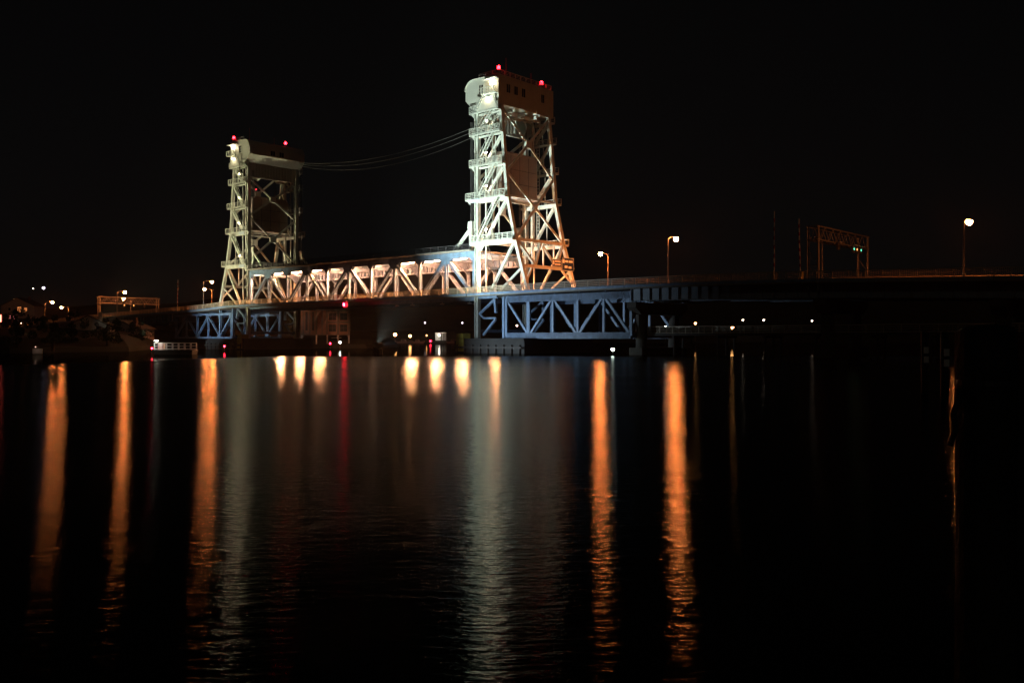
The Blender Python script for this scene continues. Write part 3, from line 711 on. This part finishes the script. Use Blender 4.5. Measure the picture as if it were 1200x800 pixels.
# ------------------------------------------------------------------ gantries
def gantry(s, label, mat, zc, lights):
    r = thing('sign_gantry', label, 'signal gantry', W(s, 8, road(s)))
    z0 = road(s) - .3; h = zc; t0, t1 = -.9, 18.9; d = .75
    for t in (t0 + .5, t1 - .5):
        for k in (-d, d):
            m = MB(); m.tube(W(s + k, t, z0 - 1.2), W(s + k, t, z0 + h), .16, .14, 10); m.build('post', mat, r)
        m = MB(); m.tube(W(s - d, t, z0 + h * .3), W(s + d, t, z0 + h * .3), .06); m.tube(W(s - d, t, z0 + .5), W(s + d, t, z0 + h * .3), .05); m.tube(W(s - d, t, z0 + h * .3), W(s + d, t, z0 + h * .58), .05); m.build('post_brace', mat, r)
    m = MB(); za, zb = z0 + h - 1.9, z0 + h
    for k in (-d, d):
        for z in (za, zb): m.tube(W(s + k, t0, z), W(s + k, t1, z), .1, n=8)
        n = 14
        for i in range(n):
            a = t0 + (t1 - t0) * i / n; b = t0 + (t1 - t0) * (i + 1) / n
            m.tube(W(s + k, a, za if i % 2 else zb), W(s + k, b, zb if i % 2 else za), .055, n=6)
    for i in range(8):
        a = t0 + (t1 - t0) * i / 7
        for z in (za, zb): m.tube(W(s - d, a, z), W(s + d, a, z), .05, n=6)
    m.build('truss_beam', mat, r)
    for t, mt in lights:
        m = MB(); m.bbox(s - d - .4, s - d - .15, t - .4, t + .4, za - 1.05, za + .05); hd = m.build('lane_signal', DARK, r)
        q = MB(); q.lathe(W(s - d - .401, t, za - .5), [(.17, 0), (.15, .03)], 14, -BX); q.build('lens', mt, hd)
        q = MB(); q.bbox(s - d - .75, s - d - .39, t - .42, t + .42, za + .02, za + .06); q.build('visor', WHITE, hd)
gantry(-61.3, 'tall four-post overhead signal gantry with green lights at the right of the bridge', POLE, 7.9, [(11.8, GREENL), (14.6, GREENL), (13.0, AMBERL), (6.0, GLASS)])
gantry(165, 'small lit box-truss gantry over the far approach road, left of the yellowish tower', GANT, 6.9, [(7.0, AMBERL), (10.0, AMBERL), (13.5, GLASS)])

# ------------------------------------------------------------------ barrier arms
def barrier(s, t, h, label, lean, k=1.0):
    z = road(s) + .15
    r = thing('barrier_gate', label, 'barrier gate', W(s, t, z), 'raised barrier arms')
    m = MB(); m.bbox(s - .28, s + .28, t - .25, t + .25, z, z + 1.1); m.bbox(s - .33, s + .33, t - .3, t + .3, z + 1.1, z + 1.16); m.build('gate_box', YELL if k > .9 else POLE, r)
    m = MB(); a = W(s, t - .34, z + .9); b = a + ZX * h + TX * lean
    m.beam(a, b, .16 * k, .06, TX); m.beam(a - ZX * .9 - TX * lean * .1, a, .34, .1, TX); g = m.build('arm', WHITE, r)
    m = MB()
    for i in range(1, 7):
        f0, f1 = i / 7 - .03, i / 7 + .03; m.beam(a + (b - a) * f0, a + (b - a) * f1, .168 * k, .068, TX)
    m.build('stripe', REDP, g)
barrier(-58.9, .9, 7.9, 'raised barrier arm left of the signal gantry, lit warm along one edge', -.5)
barrier(-55.2, .2, 9.2, 'taller dim raised barrier arm farther left of the signal gantry', .1, .85)
barrier(118, .2, 7.6, 'raised barrier arm on the far approach, right of the small gantry', .1)

# ------------------------------------------------------------------ cables between the towers
for i, (t, dz) in enumerate(((15.4, 0), (15.9, -.75), (14.8, .5))):
    m = MB(); pts = []
    for k in range(41):
        f = k / 40; s = 7.4 + (84.0 - 7.4) * f; pts.append(W(s, t, 50.1 - 2.0 * f + dz * .6 - (4.3 - dz) * 4 * f * (1 - f)))
    m.path(pts, .06, 6)
    tag(m.build('power_cable', CABLE, origin=W(45, t, 44)), ['upper sagging power cable strung between the two tower tops', 'lowest sagging power cable strung between the two tower tops', 'middle sagging power cable strung between the two tower tops'][i], 'cable', 'cables between the towers')

# ------------------------------------------------------------------ floodlights that light the steel
def floodlight(name, label, base, aim, power, col, cone, posth=0, blend=.6):
    base = Vector(base); r = thing(name, label, 'floodlight', base)
    head = base + ZX * (posth + .6); d = (Vector(aim) - head).normalized(); sd = d.cross(ZX).normalized(); up = sd.cross(d)
    m = MB(); m.tube(base, head - ZX * .35, .1, .08, 10); m.beam(head - ZX * .35 - sd * .5, head - ZX * .35 + sd * .5, .08, .08, d)
    for k in (-.5, .5): m.beam(head - ZX * .35 + sd * k, head + sd * k, .08, .05, d)
    m.build('post', DARK, r)
    m = MB(); m.obox(head - d * .1, d, sd, up, .18, .42, .34)
    for q in (-1, 1): m.obox(head + d * .2 + sd * (q * .43), d, sd, up, .12, .012, .34); m.obox(head + d * .2 + up * (q * .352), d, sd, up, .12, .42, .012)
    hd = m.build('lamp_head', DARK, r)
    m = MB(); m.obox(head + d * .09, d, sd, up, .008, .38, .3); m.build('lens', MH_DIM, hd)
    L = bpy.data.lights.new('floodlight_beam', 'SPOT'); L.energy = power; L.color = col; L.spot_size = R(cone); L.spot_blend = blend; L.shadow_soft_size = .2
    o = bpy.data.objects.new('floodlight_beam', L); COL.objects.link(o); o.parent = r; o.location = head + d * .35 - base
    o.rotation_euler = (-d).to_track_quat('Z', 'Y').to_euler()
MH_DIM = glow('flood_lens', (.86, 1.0, .92), 8)
FLA = (-22.6, 154.3, 0)
dol = thing('mooring_dolphin', 'dark timber pile cluster in the water carrying the floodlights', 'dolphin', FLA)
m = MB()
for k in range(7):
    an = k * 2 * math.pi / 6; rr = .55 if k < 6 else 0
    m.tube((FLA[0] + 1.2 * rr * math.cos(an) * 1.3, FLA[1] + 1.2 * rr * math.sin(an) * 1.3, -5), (FLA[0] + rr * math.cos(an), FLA[1] + rr * math.sin(an), .9), .2, n=10)
m.build('pile_cluster', WOOD, dol)
m = MB(); m.lathe((FLA[0], FLA[1], .9), [(.8, 0), (.8, .12)], 16); m.build('cap', WOOD, dol)
fb0 = Vector((FLA[0], FLA[1], 1.02))
floodlight('floodlight', 'floodlight on the pile cluster aimed up at the bright tower', fb0 + Vector((-.3, .2, 0)), W(3, 1, 35), 290000, (.84, 1.0, .89), 74, blend=1)
floodlight('floodlight', 'floodlight on the pile cluster aimed low at the blue truss', fb0 + Vector((.35, .3, 0)), W(-9, 1, 7.5), 33000, (.70, .86, 1.0), 76, blend=1)
flb = Vector((-93, 205, 2.3))
floodlight('floodlight', 'floodlight on the far bank aimed up at the yellowish tower', flb, W(91, 1, 33), 88000, (1.0, .91, .54), 84, 3.0, blend=1)
flc = flb + Vector((1.2, -1.5, 0))
floodlight('floodlight', 'floodlight on the far bank aimed low at the left blue truss', flc, W(100, 1, 7.5), 38000, (.76, .90, 1.0), 34, 2.2, blend=1)
fd = W(5.2, 2.3, road(0) + .16)
floodlight('floodlight', 'small floodlight on the road deck inside the bright tower', fd, W(2.5, 9.5, 46), 11000, (1.0, .88, .62), 70)
fd = W(84.4, 2.6, road(90) + .26)
floodlight('floodlight', 'small floodlight on the road deck inside the yellowish tower', fd, W(85.6, 8.5, 46), 4500, (1.0, .88, .62), 70)

# ------------------------------------------------------------------ building on the far quay
def quay_building():
    c = P(392, 396.5, 258); c.z = 1.6
    r = thing('quay_building', 'three-storey concrete building with square dark windows and open ground floor, behind the lift span', 'building', c)
    ax = Vector((.98, .2, 0)).normalized(); ay = Vector((-.2, .98, 0)).normalized()
    # long side runs to the left, windowed end faces right-front
    def bx(mb, x0, x1, y0, y1, z0, z1): return mb.obox(c + ax * ((x0 + x1) / 2) + ay * ((y0 + y1) / 2) + ZX * ((z0 + z1) / 2), ax, ay, ZX, (x1 - x0) / 2, (y1 - y0) / 2, (z1 - z0) / 2)
    m = MB(); bx(m, -9.2, 4.2, 0, 9, 2.4, 9.4); bx(m, -9.4, 4.4, -.2, 9.2, 9.4, 9.8)
    wl = m.build('wall', BRICK, r)
    m = MB(); bx(m, -9.3, 4.3, -.1, 9.1, 2.1, 2.4)
    for z in (5.7, 9.1): bx(m, -2.2, 4.3, -.14, -.01, z - .25, z + .25)
    for x in (-2.1, 1.0, 4.1): bx(m, x - .28, x + .28, -.16, -.012, 2.41, 9.38)
    for x in (-8.6, -6.8, -5.0, -3.4): bx(m, x - .2, x + .2, -.12, -.011, 2.41, 9.38)
    m.build('frame_band', PIERP, r)
    for x in (-9, -5, -2, 1, 4):
        m = MB(); bx(m, x - .2, x + .2, .2, .6, -3, 2.1); bx(m, x - .2, x + .2, 8.2, 8.6, -3, 2.1); m.build('stilt_column', CONC, r)
    for x in (-.55, 2.55):
        for z in (3.1, 6.3):
            m = MB(); bx(m, x - 1.0, x + 1.0, -.06, -.004, z, z + 2.0); w = m.build('window', GLASS, r); m = MB(); bx(m, x - .03, x + .03, -.09, -.061, z, z + 2); bx(m, x - 1, x + 1, -.088, -.062, z + .97, z + 1.03); m.build('glazing_bar', DARK, w)
    for x in (-7.7, -5.9):
        m = MB(); bx(m, x - .3, x + .3, -.06, -.004, 3.4, 8.6); m.build('window', GLASS, r)
    m = MB(); bx(m, -9.5, 4.5, -.3, 9.4, -4, -.9); m.build('quay_base', CONC, r)
    m = MB(); bx(m, -.8, 2.0, 5.5, 5.7, -.85, 1.4); m.build('parked_panel', WHITE, r)
quay_building()
def small_lamp(name, label, pos, mat, r=.3, ph=None, cat='lamp', group=None, ground=1.0):
    """a lamp on a plain post, base on the ground"""
    pos = Vector(pos); g = min(ground, pos.z - .4)
    t = thing(name, label, cat, (pos.x, pos.y, g), group)
    m = MB(); m.tube((pos.x, pos.y, g - .8), (pos.x, pos.y, pos.z - r), .09, .06, 8); m.build('post', POLE, t)
    m = MB(); m.lathe(pos + ZX * r * .8, [(r * 1.15, 0), (r * .5, r * .3), (.03, r * .45)], 10); hd = m.build('lamp_head', DARK, t)
    m = MB(); m.lathe(pos, [(.03, -r), (r * .7, -r * .7), (r, 0), (r * .75, r * .7), (r * .4, r * .78)], 12); m.build('lens', mat, hd, smooth=True)
    return t
QW = glow('quay_white_lens', (.80, 1.0, .92), 26)
small_lamp('quay_lamp', 'brilliant white lamp under the concrete quay building', P(398.5, 401, 252), QW, .28, ground=.4)
small_lamp('marker_light', 'red marker light under the concrete quay building', P(387, 402.3, 248), REDN, .22, ground=.3, cat='marker light')
small_lamp('marker_light', 'red marker light low in front of the left blue truss', P(263, 405.5, 205), REDN, .2, ground=.3, cat='marker light')
small_lamp('marker_light', 'red marker light at the end of the white railed barge', P(178, 408, 157), REDN, .15, ground=.3, cat='marker light')
small_lamp('marker_light', 'red marker light on the distant marina, left of its white kiosk', P(504.5, 399.5, 500), REDN, .42, ground=.5, cat='marker light')

small_lamp('float_light', 'small brilliant white light low over the water right of the bright tower', P(718, 409.3, 150), QW, .26, ground=.2, cat='float light')
# ------------------------------------------------------------------ white railed barge
c = P(203, 407, 157); c.z = 0
bg = thing('work_barge', 'low dark barge with a white panelled railing lit at its left end', 'barge', c)
m = MB(); m.hexa([c + Vector(v) for v in ((-3.1, -.1, -.4), (3.2, -.1, -.4), (3.2, 2.3, -.4), (-3.1, 2.3, -.4), (-3.4, -.3, .8), (3.4, -.3, .8), (3.4, 2.5, .8), (-3.4, 2.5, .8))]); m.build('hull', WOOD, bg)
m = MB()
for y in (-.2, 2.4):
    for z in (.95, 1.45, 1.95): m.obox(c + Vector((0, y, z)), Vector((1, 0, 0)), Vector((0, 1, 0)), ZX, 3.2, .035, .07 if z != 1.45 else .04)
    for k in range(7): m.obox(c + Vector((-3.15 + 1.05 * k, y, 1.4)), Vector((1, 0, 0)), Vector((0, 1, 0)), ZX, .09, .05, .6)
m.build('railing', WHITE, bg)
m = MB(); m.obox(c + Vector((-2.6, 1.6, 1.35)), Vector((1, 0, 0)), Vector((0, 1, 0)), ZX, .45, .5, .55); m.build('locker', WHITE, bg)
BGL = glow('barge_lens', (1.0, .97, .82), 60)
m = MB(); m.tube(c + Vector((-2.6, -.33, .6)), c + Vector((-2.6, -.33, 2.5)), .04); m.tube(c + Vector((-2.6, -.33, 2.5)), c + Vector((-2.5, -.95, 2.46)), .035); m.obox(c + Vector((-2.5, -1.0, 2.42)), Vector((1, 0, 0)), Vector((0, 1, 0)), ZX, .3, .2, .05); hd = m.build('deck_lamp', DARK, bg)
m = MB(); m.obox(c + Vector((-2.5, -1.0, 2.35)), Vector((1, 0, 0)), Vector((0, 1, 0)), ZX, .26, .16, .035); m.build('lens', BGL, hd)

# ------------------------------------------------------------------ far bank: houses, sign, lights
def house(name, label, c, w, d, h, rise, wall, wins, roofm=ROOF, ang=0.0, chim=True):
    c = Vector(c); r = thing(name, label, 'house', c)
    ax = Vector((math.cos(ang), math.sin(ang), 0)); ay = Vector((-math.sin(ang), math.cos(ang), 0))
    def pt(x, y, z): return c + ax * x + ay * y + ZX * z
    m = MB(); m.prism([pt(-w / 2, -d / 2, -2), pt(w / 2, -d / 2, -2), pt(w / 2, -d / 2, h), pt(0, -d / 2, h + rise), pt(-w / 2, -d / 2, h)], ay * d); m.build('wall', wall, r)
    m = MB(); e = .5; k = rise / (w / 2)
    for q in (-1, 1):
        m.hexa([pt(q * (w / 2 + e), -d / 2 - e, h - k * e + .01), pt(q * (w / 2 + e), d / 2 + e, h - k * e + .01), pt(0, d / 2 + e, h + rise + .01), pt(0, -d / 2 - e, h + rise + .01),
                pt(q * (w / 2 + e), -d / 2 - e, h - k * e + .2), pt(q * (w / 2 + e), d / 2 + e, h - k * e + .2), pt(0, d / 2 + e, h + rise + .22), pt(0, -d / 2 - e, h + rise + .22)])
    rf = m.build('roof', roofm, r)
    if chim: m = MB(); m.obox(pt(w * .2, 0, h + rise), ax, ay, ZX, .4, .4, .9); m.build('chimney', BRICK, rf)
    for (x, z, ww, wh, lit) in wins:
        m = MB()
        for q in (-1, 1): m.obox(pt(x + q * (ww / 2 + .06), -d / 2 - .04, z), ax, ay, ZX, .06, .04, wh / 2 + .12); m.obox(pt(x, -d / 2 - .04, z + q * (wh / 2 + .06)), ax, ay, ZX, ww / 2, .04, .06)
        wo = m.build('window', WHITE, r); m = MB(); m.obox(pt(x, -d / 2 - .025, z), ax, ay, ZX, ww / 2, .02, wh / 2); m.build('pane', lit or GLASS, wo)
    m = MB(); m.obox(pt(w * .34, -d / 2 - .03, 1.0), ax, ay, ZX, .45, .03, 1.0); m.build('door', WOOD, r)
    return r
hp = P(108, 404, 212); hp.z = 1.9
house('bank_house', 'dark gabled house with one small lit window on the far bank below the bridge', hp, 9, 7, 3.6, 2.4, SIDING, [(-1.5, 2.0, .5, .9, WINL), (.8, 2.0, 1.0, 1.0, None)], ang=R(12))
hp = P(150, 404, 235); hp.z = 2.2
house('bank_house', 'dark low house under the girders of the far approach', hp, 10, 8, 3.0, 2.0, SIDING, [(-2, 1.7, 1.1, 1.0, None), (1, 1.7, 1.1, 1.0, None)], ang=R(-6))
hp = P(27, 362, 430); hp.z = 12
PORCH = glow('porch_glow', (1.0, .30, .08), .75)
hh = house('hill_house', 'house on the hillside with two orange-lit porch bays', hp, 15, 10, 6.0, 3.5, SIDING, [(1.0, 4.2, 1.7, 2.3, PORCH), (3.8, 4.0, 1.4, 1.9, PORCH), (-3.6, 4.4, 1.2, 1.4, None)])
hill_top = MB(); hill_top.lathe((hp.x, hp.y + 6, -1), [(120, 0), (70, 8), (34, 12.2), (14, 13)], 24); tag(hill_top.build('knoll', GROUND), kind='structure')
SGL = glow('added_sign_lamp_lens', (1.0, .62, .45), 14)
sp = P(44, 411.5, 160)
sg = thing('notice_board', 'pale blank-looking notice board at the water edge of the far bank', 'notice board', (sp.x, sp.y, .2))
m = MB(); m.obox(sp, Vector((1, 0, 0)), Vector((0, 1, 0)), ZX, .85, .05, .45); m.build('panel', WHITE, sg)
m = MB()
for k in (-.6, .6): m.tube((sp.x + k, sp.y + .1, -1), (sp.x + k, sp.y + .1, sp.z + .4), .06)
m.build('post', WOOD, sg)
m = MB(); m.tube(sp + Vector((0, 0, .45)), sp + Vector((0, -.05, .8)), .025); m.tube(sp + Vector((0, -.05, .8)), sp + Vector((0, -.7, .85)), .025); m.lathe(sp + Vector((0, -.7, .79)), [(.12, 0), (.06, .08), (.02, .1)], 10); hd = m.build('added_sign_lamp', DARK, sg)  # gooseneck lamp added to brighten the board
m = MB(); m.lathe(sp + Vector((0, -.7, .785)), [(.02, -.03), (.09, 0)], 10); m.build('lens', SGL, hd)
# lit shop signs at the left edge
SIGNR = glow('red_sign_face', (1.0, .10, .07), 9); SIGNP = glow('pink_sign_face', (.95, .22, .22), 1.1)
def pole_sign(label, pos, w, h, mat, ang):
    r = thing('shop_sign', label, 'shop sign', (pos.x, pos.y, 2)); ax = Vector((math.cos(ang), math.sin(ang), 0)); ay = ZX.cross(ax)
    m = MB(); m.obox(pos, ax, ay, ZX, w / 2 + .12, .2, h / 2 + .12); m.build('cabinet', DARK, r)
    m = MB()
    for q in (-1, 1): m.obox(pos + ay * (q * .215), ax, ay, ZX, w / 2, .01, h / 2)
    m.build('lit_face', mat, r); m = MB(); m.tube((pos.x, pos.y, -2), pos - ZX * h / 2, .14); m.build('post', POLE, r)
pole_sign('bright red and white lit sign at the far left edge', P(-.5, 373, 260), 1.3, 2.0, SIGNR, 0)
pole_sign('small dim pink lit sign near the far left edge', P(14.5, 371.8, 262), 1.3, .95, SIGNP, R(10))

# distant lamps: (x, y, distance, kind, radius, label)
KIND = {'s': FARL, 'w': FARW, 'v': MHV, 'g': MH}
FL = [(51, 337.4, 420, 'v', .62, 'violet-white lamp high on the hillside above the lamp pair'), (39, 338, 520, 'w', .3, 'tiny white lamp left of the violet one on the hillside'), (16.5, 350.5, 440, 's', .22, 'tiny faint lamp beside the hillside house'),
      (24.6, 378.5, 300, 'w', .16, 'tiny pale lamp below the pink sign'),
      (432.8, 393, 560, 'w', .45, 'left one of two pale lamps close together on the marina'), (439, 394, 560, 'w', .45, 'right one of two pale lamps close together on the marina'), (463, 392, 545, 's', 1.0, 'largest orange lamp on the marina, under the lift span'),
      (480.5, 393.6, 552, 's', .85, 'orange lamp between the largest marina lamp and the white kiosk'), (498, 378.2, 700, 'v', .55, 'violet lamp above the marina, left one of two high lamps'), (541.8, 378.2, 700, 'v', .55, 'bluish lamp above the marina, right one of two high lamps'),
      (547, 392.2, 560, 's', 1.0, 'orange lamp on the far shore just left of the bright tower pier'), (500, 393, 560, 's', .28, 'small orange lamp directly left of the white kiosk'),
      (605.8, 381.4, 600, 'w', .62, 'white lamp seen through the blue truss'), (656, 390.5, 620, 's', .45, 'leftmost orange lamp of the row low behind the blue truss'), (676, 390.5, 620, 's', .45, 'middle orange lamp of the row low behind the blue truss'), (694.5, 391, 620, 's', .45, 'right orange lamp of the row low behind the blue truss'),
      (780, 382.4, 520, 'g', .28, 'tiny greenish lamp right of the blue truss'), (815, 378.8, 500, 's', .62, 'orange-white lamp left of the brightest one on the right shore'), (858, 383.6, 470, 's', .85, 'brightest pinkish lamp on the right shore'), (870.6, 375, 560, 'w', .55, 'left one of two lamps above the brightest right-shore lamp'),
      (895, 375, 560, 'w', .55, 'right one of two lamps above the brightest right-shore lamp'), (951.6, 375.8, 560, 'w', .5, 'single white lamp on the shore under the signal gantry'), (1175.5, 379, 330, 'v', .3, 'bluish lamp just right of the black mooring post top'), (1198.6, 378, 330, 'w', .32, 'warm white lamp at the right edge')]
for x, y, Z, k, r, lab in FL: small_lamp('shore_lamp', lab, P(x, y, Z), KIND[k], r, ground=2.0, group='lamps on the far shores')
# marina: white kiosk, pale dock roofs, boats
q = P(513.5, 396, 525); q.z = 1.6
ks = thing('dock_kiosk', 'small white kiosk with tall posts lit brilliantly on the marina dock', 'kiosk', q)
m = MB(); m.box(q.x - 1.6, q.x + .8, q.y, q.y + 2.5, q.z, q.z + 4.2); m.build('wall', WHITE, ks)
m = MB(); m.box(q.x - 2.0, q.x + 4.6, q.y - .6, q.y + 3, q.z + 4.21, q.z + 4.5); m.build('roof', WHITE, ks)
for k in range(4): m = MB(); m.tube((q.x + 1.4 + k, q.y - .3, q.z - 1), (q.x + 1.4 + k, q.y - .3, q.z + 4.2), .12); m.build('post', WHITE, ks)
m = MB(); m.box(q.x - 4, q.x + 7, q.y - 1, q.y + 4, -2, q.z - .01); m.build('dock', WOOD, ks)
KL = glow('kiosk_lens', (1, .9, .74), 90)
m = MB(); m.tube((q.x + .8, q.y - 3.0, q.z - 1.6), (q.x + .8, q.y - 3.0, q.z + 2.6), .08); hd = m.build('lamp_post', DARK, ks); m = MB(); m.lathe((q.x + .8, q.y - 3.0, q.z + 2.95), [(.1, -.35), (.36, -.1), (.36, .15), (.1, .35)], 10); m.build('lens', KL, hd)
def moored_boat(label, x, y, Z, L, mat):
    c = P(x, y, Z); c.z = 0; r = thing('moored_boat', label, 'boat', c, 'boats at the marina')
    m = MB(); w = L * .16; zs = ((-.3, .72), (1.0, 1.0)); vs = []
    for z, f in zs: vs += [c + Vector((-L / 2 * f, -w * f, z)), c + Vector((L * .25 * f, -w * f, z)), c + Vector((L / 2 * f, 0, z + (.35 if z > 0 else 0))), c + Vector((L * .25 * f, w * f, z)), c + Vector((-L / 2 * f, w * f, z))]
    m.add(vs, [(4, 3, 2, 1, 0), (5, 6, 7, 8, 9)] + [(i, (i + 1) % 5, 5 + (i + 1) % 5, 5 + i) for i in range(5)]); m.build('hull', mat, r)
    m = MB(); m.hexa([c + Vector(v) for v in ((-L * .2, -w * .7, 1.01), (L * .12, -w * .7, 1.01), (L * .12, w * .7, 1.01), (-L * .2, w * .7, 1.01), (-L * .17, -w * .6, 2.2), (L * .04, -w * .6, 2.2), (L * .04, w * .6, 2.2), (-L * .17, w * .6, 2.2))]); cb = m.build('cabin', mat, r)
    m = MB(); m.obox(c + Vector((-L * .06, -w * .66, 1.7)), Vector((1, 0, 0)), Vector((0, 1, 0)), ZX, L * .09, .05, .2); m.build('window', GLASS, cb)
moored_boat('white cabin boat moored beneath the largest orange marina lamp', 455, 400, 515, 9, WHITE)
moored_boat('white cabin boat moored beneath the second orange marina lamp', 474, 400, 520, 10, WHITE)
moored_boat('white cabin boat moored left of the red marker on the marina', 490, 400, 518, 8, WHITE)
moored_boat('pale cabin boat moored right of the white kiosk', 533, 400, 515, 10, SIDING)

# ------------------------------------------------------------------ trees on the banks
def make_tree(rnd, h, cr, nl):
    r = thing('bank_tree', 'x', 'tree', (0, 0, 0), 'trees on the banks')
    m = MB(); m.tube((0, 0, -1), (.1, .05, h * .45), .28, .17, 8); m.tube((.1, .05, h * .45), (.0, .1, h * .9), .17, .04, 7)
    for k in range(6):
        an = k * 1.05 + rnd.uniform(-.3, .3); z = h * rnd.uniform(.35, .7); m.tube((.08, .05, z), (cr * .7 * math.cos(an), cr * .7 * math.sin(an), z + h * .15), .09, .03, 6)
    m.build('trunk', BARK, r)
    m = MB(); cl = [(rnd.gauss(0, cr * .42), rnd.gauss(0, cr * .42), h * rnd.uniform(.16, 1.0), rnd.uniform(.5, 1.2) * cr * .34) for _ in range(16)]
    for _ in range(nl):
        x, y, z, q = rnd.choice(cl); v = Vector((rnd.gauss(0, 1), rnd.gauss(0, 1), rnd.gauss(0, .8))).normalized() * q * rnd.uniform(.6, 1.05); c = Vector((x, y, z)) + v
        a = Vector((rnd.gauss(0, 1), rnd.gauss(0, 1), rnd.gauss(0, 1))).normalized(); b = a.orthogonal().normalized(); s = rnd.uniform(.12, .26)
        m.add([c - a * s, c + b * s * .5, c + a * s, c - b * s * .5], [(0, 1, 2, 3)])
    m.build('crown', LEAF, r); return r
rnd = random.Random(5)
protos = [make_tree(rnd, 7, 2.6, 2200), make_tree(rnd, 5.2, 2.4, 1800)]
TS = [(20, 172, 0, 'dark tree at the far left edge of the far bank'), (62, 176, 1, 'dark bushy tree right of the pale notice board'), (84, 186, 0, 'dark tree left of the house with the small lit window'), (126, 190, 1, 'dark bushy tree between the two far bank houses'), (164, 222, 1, 'dark bushy tree left of the white railed barge'), (8, 240, 0, 'tall dark tree under the red lit sign'),
      (340, 275, 0, 'dark tree left of the concrete quay building')]
used = [False, False]
for x, Z, k, lab in TS:
    o = protos[k] if not used[k] else copy_tree(protos[k]); used[k] = True
    p = P(x, 396, Z); o.location = (p.x, p.y, 1.4); o.rotation_euler = (0, 0, rnd.uniform(0, 6)); o['label'] = lab; s = rnd.uniform(.85, 1.15); o.scale = (s, s, s)

# ------------------------------------------------------------------ mooring posts close to the camera
def post(name, label, x, Z, ytop, r, cap, mat=WOOD, lean=(0, 0)):
    c = P(x, ytop, Z); t = thing(name, label, 'mooring post', (c.x, c.y, 0), 'mooring posts by the near dock')
    m = MB(); n = 26; prof = [(r * 1.02, -4), (r, -1), (r * .99, c.z - cap)]
    for k in range(1, 7): an = R(90) * k / 6; prof.append((max(.01, r * .99 * math.cos(an) ** .8 if k < 6 else .012), c.z - cap + cap * math.sin(an)))
    pr2 = prof[:2] + [(prof[1][0], -1 + (prof[2][1] + 1) * k / 60) for k in range(1, 60)] + prof[2:]
    m.lathe((c.x, c.y, 0), pr2, n); rq = random.Random(int(x)); an_ = [rq.uniform(-1, 1) for _ in range(n)]
    for i, v in enumerate(m.v):
        a = i % n; k = i // n; d = Vector((v.x - c.x, v.y - c.y, 0))
        if d.length > r * .4: v += d.normalized() * r * (.035 * an_[a] + .02 * math.sin(k * .23 + a) + .012 * math.sin(k * .9 + a * 2.1) + .012 * rq.uniform(-1, 1))
    pl = m.build('timber', mat, t, smooth=False); return t, c
t0_, c0 = post('mooring_post', 'big black round-topped timber post close by at the right edge', 1156, 5.9, 379.5, .178, .05)
m = MB(); m.lathe((c0.x, c0.y, c0.z - .42), [(.186, 0), (.19, .03), (.186, .06)], 24); m.build('iron_band', DARK, t0_)
for x, Z, yt, lab, in ((1083.5, 46, 388, 'left one of two slim posts with pale square tags'), (1107, 41, 388, 'right one of two slim posts with pale square tags')):
    t_, c = post('mooring_post', lab, x, Z, yt, .17, .06)
    for k in (.95, 1.42):
        m = MB(); m.box(c.x - .12, c.x + .12, c.y - .2, c.y - .172, c.z - k - .16, c.z - k + .16); m.build('tag_plate', WHITE, t_)
m = MB(); a = P(1124, 455, 5.86); b = P(1115, 522, 5.9)
pts = [a + (b - a) * (k / 12) + Vector((.012 * math.sin(k * .9), 0, 0)) for k in range(13)]; m.path(pts, .02, 8)
tag(m.build('mooring_rope', WOOD, origin=a), 'short dark rope end hanging off the big black post', 'rope')

# ------------------------------------------------------------------ the faint night haze that the lamps light up
hz = MB(); hz.box(-5200, 5200, -300, 6200, -8, 130)
hm = bpy.data.materials.new('haze'); hm.use_nodes = True; t = hm.node_tree; t.nodes.remove(t.nodes['Principled BSDF'])
v = t.nodes.new('ShaderNodeVolumePrincipled'); v.inputs['Density'].default_value = .00007; v.inputs['Color'].default_value = (.92, .92, .92, 1); v.inputs['Anisotropy'].default_value = .35
t.links.new(v.outputs[0], t.nodes['Material Output'].inputs['Volume'])
tag(hz.build('haze', hm), kind='stuff')
cy.volume_bounces = 0
